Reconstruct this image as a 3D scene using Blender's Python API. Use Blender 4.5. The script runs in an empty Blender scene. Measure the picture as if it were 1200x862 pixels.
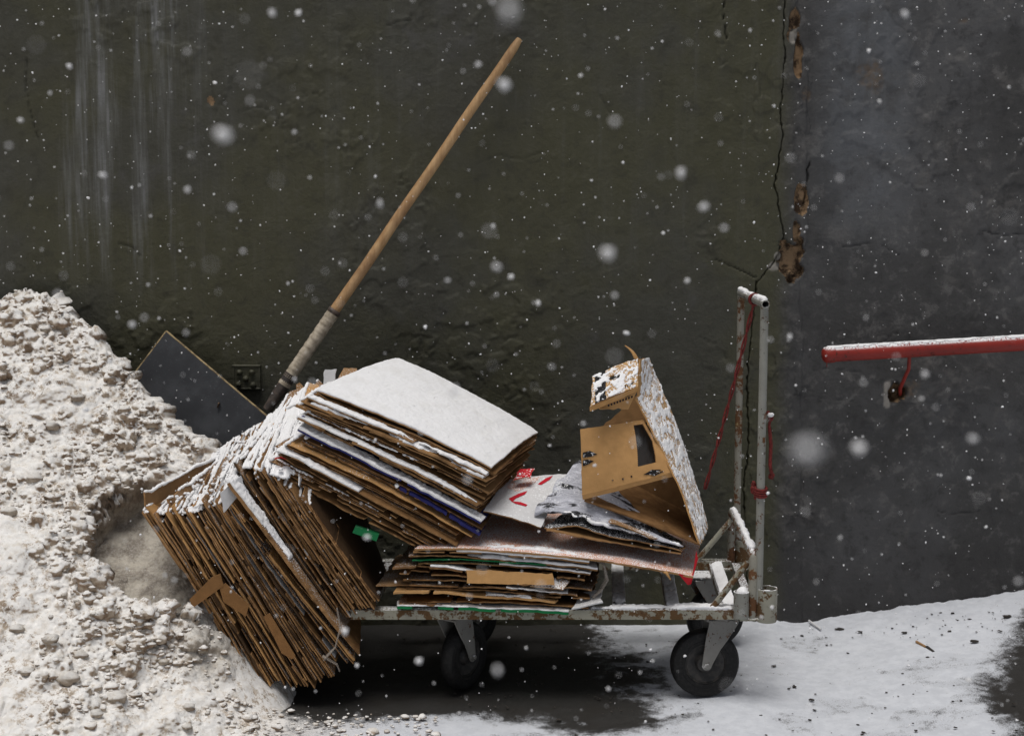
import bpy, math, random
import numpy as np
from mathutils import Vector
random.seed(7); RNG = np.random.default_rng(7)
R = math.radians
SC = bpy.context.scene
COL = SC.collection

# ------------------------------------------------------------------ camera, world, sun, exposure
FPX, CX, CY, PITCH = 1530.0, 600.0, 431.0, R(6.2)
CAM = np.array([0.0, -3.75, 1.408])
cd = bpy.data.cameras.new('camera'); cam = bpy.data.objects.new('camera', cd); COL.objects.link(cam)
cam.location = CAM; cam.rotation_euler = (R(90) - PITCH, 0, 0)
cd.sensor_width = 36; cd.lens = FPX / 1200 * 36; cd.clip_start = 0.05; cd.clip_end = 200
cd.dof.use_dof = True; cd.dof.focus_distance = 3.85; cd.dof.aperture_fstop = 3.5
SC.camera = cam
SC.world = bpy.data.worlds.new('World'); SC.world.use_nodes = True
wn = SC.world.node_tree; bg = wn.nodes['Background']
sky = wn.nodes.new('ShaderNodeTexSky'); sky.sky_type = 'NISHITA'; sky.sun_disc = False
SUN_EL, SUN_AZ = R(77), R(-150)      # azimuth clockwise from +Y: behind the camera, a little to the left
sky.sun_elevation = SUN_EL; sky.sun_rotation = SUN_AZ
sky.air_density = 0.7; sky.dust_density = 4.0; sky.ozone_density = 1.0
hs = wn.nodes.new('ShaderNodeHueSaturation'); hs.inputs['Saturation'].default_value = .38      # cloud cover greys the sky
wn.links.new(sky.outputs[0], hs.inputs['Color']); wn.links.new(hs.outputs[0], bg.inputs[0]); bg.inputs[1].default_value = 0.052
sd = bpy.data.lights.new('sun', 'SUN'); sun = bpy.data.objects.new('sun', sd); COL.objects.link(sun)
sd.energy = 1.5; sd.angle = R(32); sd.color = (1.0, 0.965, 0.92)
sv = Vector((math.sin(SUN_AZ) * math.cos(SUN_EL), math.cos(SUN_AZ) * math.cos(SUN_EL), math.sin(SUN_EL)))
sun.rotation_euler = sv.to_track_quat('Z', 'Y').to_euler(); sun.location = (0, -2, 6)
SC.view_settings.view_transform = 'Standard'; SC.view_settings.look = 'None'
SC.view_settings.exposure = 0.36; SC.view_settings.gamma = 1.0
SC.cycles.max_bounces = 6; SC.cycles.diffuse_bounces = 3; SC.cycles.glossy_bounces = 2
SC.cycles.transparent_max_bounces = 8; SC.cycles.use_denoising = True

# ------------------------------------------------------------------ helpers
_c, _s = math.cos(PITCH), math.sin(PITCH)
def W(px, py, y):
    """world point seen at photo pixel (px, py) on the vertical plane at depth y"""
    a = (px - CX) / FPX; b = -(py - CY) / FPX
    d = np.array([a, _c + b * _s, -_s + b * _c])
    return CAM + d * ((y - CAM[1]) / d[1])
def PX(P):
    """photo pixel of world points (n,3)"""
    q = np.asarray(P) - CAM
    f = q[..., 1] * _c - q[..., 2] * _s
    u = q[..., 1] * _s + q[..., 2] * _c
    return CX + q[..., 0] / f * FPX, CY - u / f * FPX
def _hash(ix, iy, iz, seed):
    h = (ix.astype(np.int64) * 374761393 + iy.astype(np.int64) * 668265263 + iz.astype(np.int64) * 2147483647 + seed * 1274126177) & 0xffffffff
    h = ((h ^ (h >> 13)) * 1274126177) & 0xffffffff
    h = (h ^ (h >> 16)) & 0xffffffff
    return h / 4294967295.0
def vn(x, y, seed=0):
    x = np.asarray(x, float); y = np.asarray(y, float)
    ix, iy = np.floor(x), np.floor(y); fx, fy = x - ix, y - iy
    fx = fx * fx * (3 - 2 * fx); fy = fy * fy * (3 - 2 * fy); z = np.zeros_like(ix)
    a = _hash(ix, iy, z, seed); b = _hash(ix + 1, iy, z, seed); c = _hash(ix, iy + 1, z, seed); d = _hash(ix + 1, iy + 1, z, seed)
    return (a * (1 - fx) + b * fx) * (1 - fy) + (c * (1 - fx) + d * fx) * fy
def fbm(x, y, o=4, seed=0):
    v = 0; a = .5; t = 0
    for i in range(o):
        v = v + a * vn(x * 2 ** i, y * 2 ** i, seed + i * 17); t += a; a *= .5
    return v / t
def worley(x, y, seed=0):
    x = np.asarray(x, float); y = np.asarray(y, float)
    ix, iy = np.floor(x), np.floor(y); best = np.full(x.shape, 9.0); cid = np.zeros(x.shape); z = np.zeros_like(ix)
    for dx in (-1, 0, 1):
        for dy in (-1, 0, 1):
            cx, cy = ix + dx, iy + dy
            r = np.hypot(cx + _hash(cx, cy, z, seed) - x, cy + _hash(cx, cy, z, seed + 5) - y)
            m = r < best; best = np.where(m, r, best); cid = np.where(m, _hash(cx, cy, z, seed + 9), cid)
    return best, cid
def vn3(P, sc, seed=0):
    Q = P * sc; I = np.floor(Q); F = Q - I; F = F * F * (3 - 2 * F); r = 0
    for dx in (0, 1):
        for dy in (0, 1):
            for dz in (0, 1):
                w_ = (F[..., 0] if dx else 1 - F[..., 0]) * (F[..., 1] if dy else 1 - F[..., 1]) * (F[..., 2] if dz else 1 - F[..., 2])
                r = r + w_ * _hash(I[..., 0] + dx + (I[..., 2] + dz) * 57, I[..., 1] + dy, I[..., 2] * 0, seed)
    return r
def fbm3(P, sc, o=4, seed=0):
    v = 0; a = .5; t = 0
    for i in range(o): v = v + a * vn3(P, sc * 2 ** i, seed + i * 17); t += a; a *= .5
    return v / t
def worley3(P, sc, seed=0):
    Q = P * sc; I = np.floor(Q); best = np.full(Q.shape[:-1], 9.0); cid = np.zeros(Q.shape[:-1])
    for dx in (-1, 0, 1):
        for dy in (-1, 0, 1):
            for dz in (-1, 0, 1):
                a_, b_ = I[..., 0] + dx + (I[..., 2] + dz) * 57, I[..., 1] + dy; z = a_ * 0
                r = (I[..., 0] + dx + _hash(a_, b_, z, seed) - Q[..., 0]) ** 2 + (b_ + _hash(a_, b_, z, seed + 5) - Q[..., 1]) ** 2 + (I[..., 2] + dz + _hash(a_, b_, z, seed + 7) - Q[..., 2]) ** 2
                m = r < best; best = np.where(m, r, best); cid = np.where(m, _hash(a_, b_, z, seed + 9), cid)
    return np.sqrt(best), cid
def sst(a, b, x):
    t = np.clip((x - a) / (b - a), 0, 1); return t * t * (3 - 2 * t)
def polydist(x, z, pts):
    d = np.full(np.shape(x), 9.0)
    for (ax, az), (bx, bz) in zip(pts[:-1], pts[1:]):
        vx, vz = bx - ax, bz - az
        t = np.clip(((x - ax) * vx + (z - az) * vz) / (vx * vx + vz * vz + 1e-12), 0, 1)
        d = np.minimum(d, np.hypot(x - ax - vx * t, z - az - vz * t))
    return d

LOC = {}
def mk(name, verts, faces, mats, midx=None, parent=None, smooth=False, attrs=None):
    verts = np.asarray(verts, float)
    if parent is None: o0 = verts.mean(0); o0[2] = verts[:, 2].min()
    else: o0 = LOC[parent]
    me = bpy.data.meshes.new(name)
    me.from_pydata((verts - o0).tolist(), [], faces if isinstance(faces, list) else faces.tolist())
    for m in (mats if isinstance(mats, (list, tuple)) else [mats]): me.materials.append(m)
    if midx is not None: me.polygons.foreach_set('material_index', np.asarray(midx, np.int32))
    if smooth: me.polygons.foreach_set('use_smooth', np.ones(len(me.polygons), bool))
    for k, v in (attrs or {}).items():
        a = me.attributes.new(k, 'FLOAT', 'POINT'); a.data.foreach_set('value', np.asarray(v, np.float32).ravel())
    me.update()
    o = bpy.data.objects.new(name, me); COL.objects.link(o)
    if parent is None: o.location = o0
    else: o.parent = parent
    LOC[o] = o0
    return o
def tag(o, label=None, cat=None, group=None, kind=None):
    if label: o['label'] = label
    if cat: o['category'] = cat
    if group: o['group'] = group
    if kind: o['kind'] = kind
    return o
def thing(name, loc, label, cat, group=None):
    o = bpy.data.objects.new(name, None); COL.objects.link(o); o.location = loc; o.empty_display_size = .05
    LOC[o] = np.array(loc, float)
    return tag(o, label, cat, group)

class MB:
    def __init__(s): s.v = []; s.f = []; s.m = []
    def add(s, v, f, m=0):
        n = len(s.v); s.v += [list(map(float, p)) for p in v]; s.f += [[i + n for i in q] for q in f]; s.m += [m] * len(f)
    def box(s, c, size, m=0, rot=None):
        hx, hy, hz = [q / 2 for q in size]
        v = np.array([(x, y, z) for x in (-hx, hx) for y in (-hy, hy) for z in (-hz, hz)])
        if rot is not None: v = v @ np.array(rot).T
        s.add(v + np.array(c), [(0, 1, 3, 2), (4, 6, 7, 5), (0, 4, 5, 1), (2, 3, 7, 6), (0, 2, 6, 4), (1, 5, 7, 3)], m)
    def bbox(s, c, size, b=.002, m=0):     # box with chamfered long edges
        hx, hy, hz = [q / 2 for q in size]
        V = []
        for x in (-hx, hx):
            for (y, z) in ((-hy + b, -hz), (hy - b, -hz), (hy, -hz + b), (hy, hz - b), (hy - b, hz), (-hy + b, hz), (-hy, hz - b), (-hy, -hz + b)): V.append((c[0] + x, c[1] + y, c[2] + z))
        F = [(i, (i + 1) % 8, 8 + (i + 1) % 8, 8 + i) for i in range(8)] + [tuple(range(7, -1, -1)), tuple(range(8, 16))]
        s.add(V, F, m)
    def tube(s, pts, r, n=12, m=0, caps=True, wob=0.0, flat=None):
        pts = np.array(pts, float); k = len(pts); r = np.broadcast_to(np.asarray(r, float), (k,))
        T = np.gradient(pts, axis=0); T /= np.linalg.norm(T, axis=1)[:, None] + 1e-12
        a = np.array([0, 0, 1.0]) if abs(T[0][2]) < .9 else np.array([1.0, 0, 0])
        V = []
        for i in range(k):
            a = a - T[i] * a.dot(T[i]); a /= np.linalg.norm(a); b = np.cross(T[i], a)
            for j in range(n):
                th = 2 * math.pi * j / n; rr = r[i] * (1 + wob * (random.random() - .5))
                fa = 1 if flat is None else flat
                V.append(pts[i] + (a * math.cos(th) * fa + b * math.sin(th)) * rr)
        F = [(i * n + j, i * n + (j + 1) % n, (i + 1) * n + (j + 1) % n, (i + 1) * n + j) for i in range(k - 1) for j in range(n)]
        if caps: F += [tuple(range(n - 1, -1, -1)), tuple(range((k - 1) * n, k * n))]
        s.add(V, F, m)
    def lathe(s, prof, c, axis, n=40, m=0):    # prof = [(radius, along axis)], axis unit vector
        ax = np.array(axis, float); ax /= np.linalg.norm(ax)
        a = np.array([0, 0, 1.0]) if abs(ax[2]) < .9 else np.array([1.0, 0, 0])
        a = a - ax * a.dot(ax); a /= np.linalg.norm(a); b = np.cross(ax, a); c = np.array(c, float)
        V = []
        for (r, h) in prof:
            for j in range(n):
                th = 2 * math.pi * j / n; V.append(c + ax * h + (a * math.cos(th) + b * math.sin(th)) * r)
        k = len(prof)
        F = [(i * n + j, i * n + (j + 1) % n, (i + 1) * n + (j + 1) % n, (i + 1) * n + j) for i in range(k - 1) for j in range(n)]
        s.add(V, F, m)
    def prism(s, poly, off, m=0):   # polygon (3D points) extruded by vector off
        p = np.array(poly, float); n = len(p); q = p + np.array(off, float)
        s.add(list(p) + list(q), [tuple(range(n)), tuple(range(2 * n - 1, n - 1, -1))] + [(i, i + n, (i + 1) % n + n, (i + 1) % n) for i in range(n)], m)
    def blob(s, c, r, m=0, sq=(1, 1, 1), jit=.25, n=6, k=5):
        V = [(c[0], c[1], c[2] + r * sq[2])]
        for i in range(1, k):
            ph = math.pi * i / k
            for j in range(n):
                th = 2 * math.pi * (j + .5 * (i % 2)) / n; q = r * (1 + jit * (random.random() * 2 - 1))
                V.append((c[0] + q * sq[0] * math.sin(ph) * math.cos(th), c[1] + q * sq[1] * math.sin(ph) * math.sin(th), c[2] + q * sq[2] * math.cos(ph)))
        V.append((c[0], c[1], c[2] - r * sq[2])); L = len(V) - 1
        F = [(0, 1 + j, 1 + (j + 1) % n) for j in range(n)]
        for i in range(k - 2): F += [(1 + i * n + j, 1 + (i + 1) * n + j, 1 + (i + 1) * n + (j + 1) % n, 1 + i * n + (j + 1) % n) for j in range(n)]
        F += [(L, 1 + (k - 2) * n + (j + 1) % n, 1 + (k - 2) * n + j) for j in range(n)]
        s.add(V, F, m)
    def build(s, name, mats, parent=None, smooth=False):
        return mk(name, s.v, s.f, mats, s.m, parent, smooth)
def autosmooth(o, ang=40):
    me = o.data; me.polygons.foreach_set('use_smooth', np.ones(len(me.polygons), bool))
    try: me.set_sharp_from_angle(angle=R(ang))
    except Exception: pass
    return o

def gnorm(P):
    du = np.gradient(P, axis=0); dv = np.gradient(P, axis=1)
    N = np.cross(du, dv); return N / (np.linalg.norm(N, axis=2)[..., None] + 1e-12)
def slab(P, up, dn, mask=None, N=None):
    """closed thin solid round the grid P (nu,nv,3); material 0 top, 1 rim, 2 underside"""
    nu, nv = P.shape[:2]
    if N is None: N = gnorm(P)
    if N[..., 2].mean() < 0: N = -N; flip = True
    else: flip = False
    up = np.broadcast_to(up, (nu, nv)); dn = np.broadcast_to(dn, (nu, nv))
    A = P + N * up[..., None]; B = P - N * dn[..., None]
    V = np.concatenate([A.reshape(-1, 3), B.reshape(-1, 3)]); n = nu * nv
    if mask is None: mask = np.ones((nu - 1, nv - 1), bool)
    F = []; M = []
    idx = lambda i, j: i * nv + j
    for i in range(nu - 1):
        for j in range(nv - 1):
            if not mask[i, j]: continue
            a, b, c, d = idx(i, j), idx(i + 1, j), idx(i + 1, j + 1), idx(i, j + 1)
            q = (a, d, c, b) if flip else (a, b, c, d)
            F.append(q); M.append(0); F.append(tuple(x + n for x in q[::-1])); M.append(2)
            for (p, r, ii, jj) in ((a, b, i, j - 1), (b, c, i + 1, j), (c, d, i, j + 1), (d, a, i - 1, j)):
                if ii < 0 or jj < 0 or ii >= nu - 1 or jj >= nv - 1 or not mask[ii, jj]:
                    F.append((r, p, p + n, r + n) if not flip else (p, r, r + n, p + n)); M.append(1)
    used = np.unique(np.array([k for f in F for k in f])); rem = np.full(len(V), -1); rem[used] = np.arange(len(used))
    return V[used], [tuple(int(rem[k]) for k in f) for f in F], M
_sid = [100]
def surf(FL, FR, BR, BL, nu=22, nv=12, bend=(0, 0), warp=.004, rag=.002, sag=0.0):
    """curved quad: u runs FL>FR (front edge), v runs front>back; bend along the normal"""
    _sid[0] += 13; sd = _sid[0]
    FL, FR, BR, BL = [np.array(q, float) for q in (FL, FR, BR, BL)]
    u = np.linspace(0, 1, nu)[:, None]; v = np.linspace(0, 1, nv)[None, :]
    lu = np.linalg.norm(FR - FL); lv = np.linalg.norm(BL - FL)
    uu = u + 0 * v; vv = v + 0 * u
    if rag:
        uu = uu + (1 - uu) ** 6 * (vn(vv * lv * 60, vv * 0 + .5, sd) - .5) * rag * 3 / lu + uu ** 6 * (vn(vv * lv * 60, vv * 0 + .5, sd + 1) - .5) * rag * 3 / lu
        vv = vv + (1 - vv) ** 6 * (vn(uu * lu * 60, uu * 0 + .5, sd + 2) - .5) * rag * 3 / lv + vv ** 6 * (vn(uu * lu * 60, uu * 0 + .5, sd + 3) - .5) * rag * 3 / lv
    U, V = uu[..., None], vv[..., None]
    P = (FL * (1 - U) + FR * U) * (1 - V) + (BL * (1 - U) + BR * U) * V
    N = np.cross(FR - FL, BL - FL); N = N / np.linalg.norm(N)
    if N[2] < 0: N = -N
    h = bend[0] * 4 * uu * (1 - uu) + bend[1] * 4 * vv * (1 - vv) + warp * 2 * (fbm(uu * lu * 7, vv * lv * 7, 3, sd + 7) - .5)
    return P + N * h[..., None]
def sheet(name, P, t, mats, parent=None, mask=None, label=None, cat=None, group=None):
    v, f, m = slab(P, t / 2, t / 2, mask)
    o = mk(name, v, f, mats, m, parent)
    autosmooth(o, 35)
    if label: tag(o, label, cat or 'cardboard', group)
    return o
def refine(P, k):
    nu, nv = P.shape[:2]
    a = np.linspace(0, nu - 1, (nu - 1) * k + 1); i0 = np.minimum(a.astype(int), nu - 2); fa = (a - i0)[:, None, None]
    Q = P[i0] * (1 - fa) + P[i0 + 1] * fa
    b = np.linspace(0, nv - 1, (nv - 1) * k + 1); j0 = np.minimum(b.astype(int), nv - 2); fb = (b - j0)[None, :, None]
    return Q[:, j0] * (1 - fb) + Q[:, j0 + 1] * fb
def snow_on(P, t, parent, u=(0, 1), v=(0, 1), th=.007, cover=.62, step=.006, seed=0, edge=.012, grain=.35, name='snow', patch=9):
    """lying snow on part of the surface P, with ragged outline"""
    lu = np.linalg.norm(P[-1, 0] - P[0, 0]); lv = np.linalg.norm(P[0, -1] - P[0, 0])
    k = max(1, int(math.ceil(max(lu / (P.shape[0] - 1), lv / (P.shape[1] - 1)) / step)))
    N0 = gnorm(P)
    if N0[..., 2].mean() < 0: N0 = -N0
    Q = refine(P, k); N = refine(N0, k); N /= np.linalg.norm(N, axis=2)[..., None]
    nu, nv = Q.shape[:2]
    U = np.linspace(0, 1, nu)[:, None] * np.ones((1, nv)); Vv = np.linspace(0, 1, nv)[None, :] * np.ones((nu, 1))
    x, y = U * lu, Vv * lv
    d = np.minimum(np.minimum((U - u[0]) * lu, (u[1] - U) * lu), np.minimum((Vv - v[0]) * lv, (v[1] - Vv) * lv))
    n1 = fbm(x * 30, y * 30, 3, seed + 3); n2 = fbm(x * patch, y * patch, 3, seed + 40)
    f = np.minimum(d, edge * 1.6) - edge * .45 + (n1 - .5) * edge * 2.2 + (n2 + cover - 1) * edge * 8
    h = th * (sst(0, edge * 1.4, f)) * (.65 + grain * 2 * (fbm(x * 120, y * 120, 2, seed + 8) - .5) + .7 * (fbm(x * 14, y * 14, 2, seed + 9)-.3))
    h = np.maximum(h, 0)
    cell = (f[:-1, :-1] > 0) & (f[1:, :-1] > 0) & (f[1:, 1:] > 0) & (f[:-1, 1:] > 0)
    cell &= (U[:-1, :-1] >= u[0] - 1e-6) & (U[1:, 1:] <= u[1] + 1e-6) & (Vv[:-1, :-1] >= v[0] - 1e-6) & (Vv[1:, 1:] <= v[1] + 1e-6)
    if cell.sum() < 4: return None
    vv, ff, mm = slab(Q, t / 2 + .0006 + h, -(t / 2 + .0004), cell, N)
    return mk(name, vv, ff, [MAT['snow']], None if False else [0] * len(ff), parent, smooth=True)
def snow_ridge(pts, r, parent, name='snow', gap=.3, seed=0, lift=.3):
    """a broken ridge of snow lying along an edge or a pipe"""
    pts = np.array(pts, float); L = np.concatenate([[0], np.cumsum(np.linalg.norm(np.diff(pts, axis=0), axis=1))])
    n = max(6, int(L[-1] / .0045)); s = np.linspace(0, L[-1], n)
    q = np.stack([np.interp(s, L, pts[:, k]) for k in range(3)], 1)
    w = fbm(s * 22, s * 0 + seed, 3, seed); mb = MB(); run = []; out = []
    for i in range(n):
        if w[i] > gap: run.append(i)
        if (w[i] <= gap or i == n - 1) and run:
            if len(run) > 2: out.append(run)
            run = []
    for run in out:
        rr = np.array([r * (.35 + 1.1 * w[i]) * (.75 + .5 * random.random()) for i in run]); rr[0] *= .35; rr[-1] *= .35
        p = q[run].copy(); p[:, 2] += rr * lift; p += RNG.normal(0, r * .09, p.shape)
        mb.tube(p, rr, 9, wob=.35, flat=.75)
    if not mb.v: return None
    return mb.build(name, MAT['snow'], parent, True)

def decal(P, pts, mat, parent, name, off):
    """thin printed patch lying on the sheet P under the given outline"""
    fl = P.reshape(-1, 3); N = gnorm(P); N = (N if N[..., 2].mean() > 0 else -N).reshape(-1, 3); fx, fy = PX(fl); poly = []
    for k in range(len(pts)):
        a, b = np.array(pts[k]), np.array(pts[(k + 1) % len(pts)])
        for s in (0, .5):
            q = a + (b - a) * s; i = np.argmin(np.hypot(fx - q[0], fy - q[1])); d = W(q[0], q[1], .5) - CAM; d /= np.linalg.norm(d)
            poly.append(CAM + d * (N[i].dot(fl[i] - CAM) / N[i].dot(d)) + N[i] * off)
    mb = MB(); c = np.mean(poly, 0); mb.add(poly + [c], [(j, (j + 1) % len(poly), len(poly)) for j in range(len(poly))])
    return mb.build(name, MAT[mat], parent)
# ------------------------------------------------------------------ materials
MAT = {}
class NT:
    def __init__(s, name):
        s.m = bpy.data.materials.new(name); s.m.use_nodes = True; s.t = s.m.node_tree; s.b = s.t.nodes['Principled BSDF']; MAT[name] = s.m
    def n(s, typ, **kw):
        q = s.t.nodes.new(typ)
        for k, v in kw.items(): setattr(q, k, v)
        return q
    def l(s, a, b): s.t.links.new(a, b)
    def noise(s, scale, detail=4, rough=.55, vec=None, stretch=None, dist=0):
        q = s.n('ShaderNodeTexNoise'); q.inputs['Scale'].default_value = scale; q.inputs['Detail'].default_value = detail
        q.inputs['Roughness'].default_value = rough; q.inputs['Distortion'].default_value = dist
        if vec is None: vec = s.obj()
        if stretch:
            mp = s.n('ShaderNodeMapping'); mp.inputs['Scale'].default_value = stretch; s.l(vec, mp.inputs['Vector']); vec = mp.outputs[0]
        s.l(vec, q.inputs['Vector']); return q.outputs['Fac']
    def obj(s):
        if not hasattr(s, '_o'): s._o = s.n('ShaderNodeTexCoord').outputs['Object']
        return s._o
    def pos(s):
        if not hasattr(s, '_g'): s._g = s.n('ShaderNodeNewGeometry')
        return s._g.outputs['Position']
    def nz(s):
        s.pos(); q = s.n('ShaderNodeSeparateXYZ'); s.l(s._g.outputs['Normal'], q.inputs[0]); return q.outputs['Z']
    def ramp(s, fac, a, b, lo=0.0, hi=1.0, smooth=True):
        q = s.n('ShaderNodeMapRange'); q.interpolation_type = 'SMOOTHSTEP' if smooth else 'LINEAR'
        for i, v in zip((1, 2, 3, 4), (a, b, lo, hi)): q.inputs[i].default_value = v
        s.l(fac, q.inputs[0]); return q.outputs[0]
    def math(s, op, a, b):
        q = s.n('ShaderNodeMath', operation=op)
        for i, v in ((0, a), (1, b)):
            if isinstance(v, (int, float)): q.inputs[i].default_value = v
            else: s.l(v, q.inputs[i])
        return q.outputs[0]
    def mix(s, fac, a, b, typ='MIX'):
        q = s.n('ShaderNodeMix'); q.data_type = 'RGBA'; q.blend_type = typ
        for i, v in ((0, fac), (6, a), (7, b)):
            if isinstance(v, (int, float)): q.inputs[i].default_value = v
            elif isinstance(v, tuple): q.inputs[i].default_value = (*v, 1)
            else: s.l(v, q.inputs[i])
        return q.outputs[2]
    def attr(s, name):
        q = s.n('ShaderNodeAttribute'); q.attribute_name = name; return q.outputs['Fac']
    def rnd(s): return s.n('ShaderNodeObjectInfo').outputs['Random']
    def bump(s, h, strength=.3, dist=.002, prev=None):
        q = s.n('ShaderNodeBump'); q.inputs['Strength'].default_value = strength; q.inputs['Distance'].default_value = dist
        s.l(h, q.inputs['Height'])
        if prev is not None: s.l(prev, q.inputs['Normal'])
        return q.outputs[0]
    def out(s, col=None, rough=None, nrm=None, spec=None, metal=None):
        for k, v in (('Base Color', col), ('Roughness', rough), ('Normal', nrm), ('Specular IOR Level', spec), ('Metallic', metal)):
            if v is None: continue
            if isinstance(v, tuple): s.b.inputs[k].default_value = (*v, 1)
            elif isinstance(v, (int, float)): s.b.inputs[k].default_value = v
            else: s.l(v, s.b.inputs[k])
        return s.m
    def dust(s, amount, scale=150, lo=.35, hi=.7):
        """fresh flakes caught on faces that look up"""
        up = s.ramp(s.nz(), lo, hi)
        g = s.noise(scale, 3, .6, s.pos()); big = s.noise(11, 3, .5, s.pos())
        k = s.math('ADD', s.math('MULTIPLY', g, .75), s.math('MULTIPLY', big, .25))
        th = .64 - amount * .3
        return s.math('MULTIPLY', up, s.ramp(k, th, th + .05))
SNOW = (.86, .87, .89)

m = NT('snow'); n1 = m.noise(220, 4, .7, m.pos()); n2 = m.noise(18, 3, .5, m.pos())
c = m.mix(m.ramp(n2, .45, .75), (.88, .885, .9), (.82, .82, .82))
m.out(c, .75, m.bump(n1, .5, .003), .25)

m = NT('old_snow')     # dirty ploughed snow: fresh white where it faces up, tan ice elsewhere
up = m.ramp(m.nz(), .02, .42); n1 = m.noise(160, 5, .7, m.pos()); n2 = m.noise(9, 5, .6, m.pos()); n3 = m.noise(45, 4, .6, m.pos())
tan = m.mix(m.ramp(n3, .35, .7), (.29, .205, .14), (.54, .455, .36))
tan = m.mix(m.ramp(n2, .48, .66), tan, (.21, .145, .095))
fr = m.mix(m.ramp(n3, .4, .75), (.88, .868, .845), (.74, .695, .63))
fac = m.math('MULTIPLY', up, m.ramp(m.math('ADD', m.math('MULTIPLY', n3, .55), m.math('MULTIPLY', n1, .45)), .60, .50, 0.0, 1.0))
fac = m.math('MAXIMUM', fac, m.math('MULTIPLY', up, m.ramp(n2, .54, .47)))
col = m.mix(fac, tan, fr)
ice_and_shade = m.mix(m.ramp(m.noise(16, 6, .7, m.pos(), dist=.2), .38, .62), (.50, .46, .39), (.23, .20, .165)); ice_and_shade = m.mix(m.ramp(n1, .45, .7, 0, .5), ice_and_shade, (.62, .60, .56))
ice_and_shade_f = m.attr('ice_and_shade')  # ice of the hollow, plus the shade painted under the stack
col = m.mix(ice_and_shade_f, col, ice_and_shade)
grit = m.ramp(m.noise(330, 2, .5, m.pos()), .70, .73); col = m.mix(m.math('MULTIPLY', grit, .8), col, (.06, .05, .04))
m.out(col, m.ramp(ice_and_shade_f, 0, 1, .8, .45), m.bump(n1, .6, .005), .3)

m = NT('ground_snow')  # asphalt with a thin, partly worn cover of snow
cov = m.attr('cover'); g = m.noise(260, 5, .75, m.pos()); b = m.noise(26, 5, .65, m.pos())
k = m.math('ADD', cov, m.math('ADD', m.math('MULTIPLY', m.math('SUBTRACT', g, .5), 1.1), m.math('MULTIPLY', m.math('SUBTRACT', b, .5), 1.0)))
f = m.ramp(k, .26, .72)
asp = m.mix(m.ramp(m.noise(420, 3, .6, m.pos()), .4, .7), (.020, .0195, .019), (.065, .062, .058))
asp = m.mix(m.ramp(m.noise(6, 4, .6, m.pos()), .45, .7), asp, (.030, .0275, .025))
sn = m.mix(m.ramp(b, .38, .62), (.63, .655, .70), (.56, .585, .63))
sn = m.mix(m.ramp(m.noise(60, 4, .7, m.pos()), .58, .74, 0, .40), sn, (.36, .36, .37))
sn = m.mix(m.math('MULTIPLY', m.attr('foot'), m.ramp(b, .2, .6, .4, 1)), sn, (.80, .765, .71))
m.out(m.mix(f, asp, sn), m.ramp(f, 0, 1, .5, .8), m.bump(g, .4, .002), .3)

m = NT('wall_paint')   # old oil-painted plaster: olive dark left of the joint, cold grey right of it
P_ = m.pos(); sx = m.n('ShaderNodeSeparateXYZ'); m.l(P_, sx.inputs[0])
big = m.noise(1.6, 5, .6, P_); mid = m.noise(7, 5, .65, P_, dist=.4); fine = m.noise(90, 5, .7, P_)
xw = m.math('ADD', sx.outputs['X'], m.math('MULTIPLY', m.math('SUBTRACT', mid, .5), .08))
jx = float(W(926, 200, .78)[0])
side = m.ramp(xw, jx - .06, jx + .03)
left = m.mix(m.ramp(big, .42, .60), (.063, .0615, .035), (.060, .0595, .046))
right = m.mix(m.ramp(big, .4, .62), (.055, .054, .053), (.092, .092, .094))
right = m.mix(m.ramp(mid, .54, .72, 0, .6), right, (.14, .133, .126))
mo = m.noise(17, 7, .72, P_, dist=.25); left = m.mix(m.ramp(mo, .50, .68, 0, .55), left, (.036, .034, .024)); left = m.mix(m.ramp(mo, .46, .34, 0, .35), left, (.090, .088, .066))
right = m.mix(m.ramp(mo, .52, .66, 0, .7), right, (.036, .035, .035)); right = m.mix(m.ramp(mo, .47, .34, 0, .55), right, (.155, .15, .145))
col = m.mix(side, left, right)
st = m.noise(1.0, 6, .7, P_, (15, 15, .9)); st2 = m.noise(1.0, 5, .7, P_, (60, 60, 3.5))
run = m.math('MULTIPLY', m.ramp(st, .50, .72), m.ramp(st2, .42, .62))
def bandx(px, w):
    x0 = float(W(px, 300, .78)[0]); d = m.math('ABSOLUTE', m.math('SUBTRACT', sx.outputs['X'], x0), 0)
    return m.ramp(d, w * .3, w, 1, 0)
z0 = m.ramp(sx.outputs['Z'], float(W(0, 380, .78)[2]), float(W(0, 250, .78)[2]))
runs = m.math('MULTIPLY', m.math('MULTIPLY', m.math('ADD', m.math('ADD', bandx(152, .34), .12), m.math('MULTIPLY', bandx(1010, .10), .35)), m.math('ADD', m.math('MULTIPLY', run, .7), m.math('MULTIPLY', m.ramp(st, .44, .76), .95))), z0)
col = m.mix(m.math('MULTIPLY', runs, .62), col, (.19, .195, .197))
patch = m.math('MULTIPLY', m.ramp(mid, .54, .70), m.ramp(big, .50, .60))
col = m.mix(m.math('MULTIPLY', patch, .6), col, (.085, .084, .080))
pale = m.math('MULTIPLY', m.math('MULTIPLY', bandx(1010, .22), m.ramp(sx.outputs['Z'], float(W(0, 330, .78)[2]), float(W(0, 180, .78)[2]))), m.ramp(mid, .30, .60)); col = m.mix(m.math('MULTIPLY', pale, .6), col, (.135, .145, .16))
sp = m.ramp(m.noise(260, 2, .5, P_), .70, .76); col = m.mix(m.math('MULTIPLY', sp, .5), col, (.11, .11, .105))
lowz = m.ramp(sx.outputs['Z'], 0.0, .55, 1, 0); col = m.mix(m.math('MULTIPLY', lowz, m.math('MULTIPLY', side, .55)), col, (.030, .0275, .027))
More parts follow.
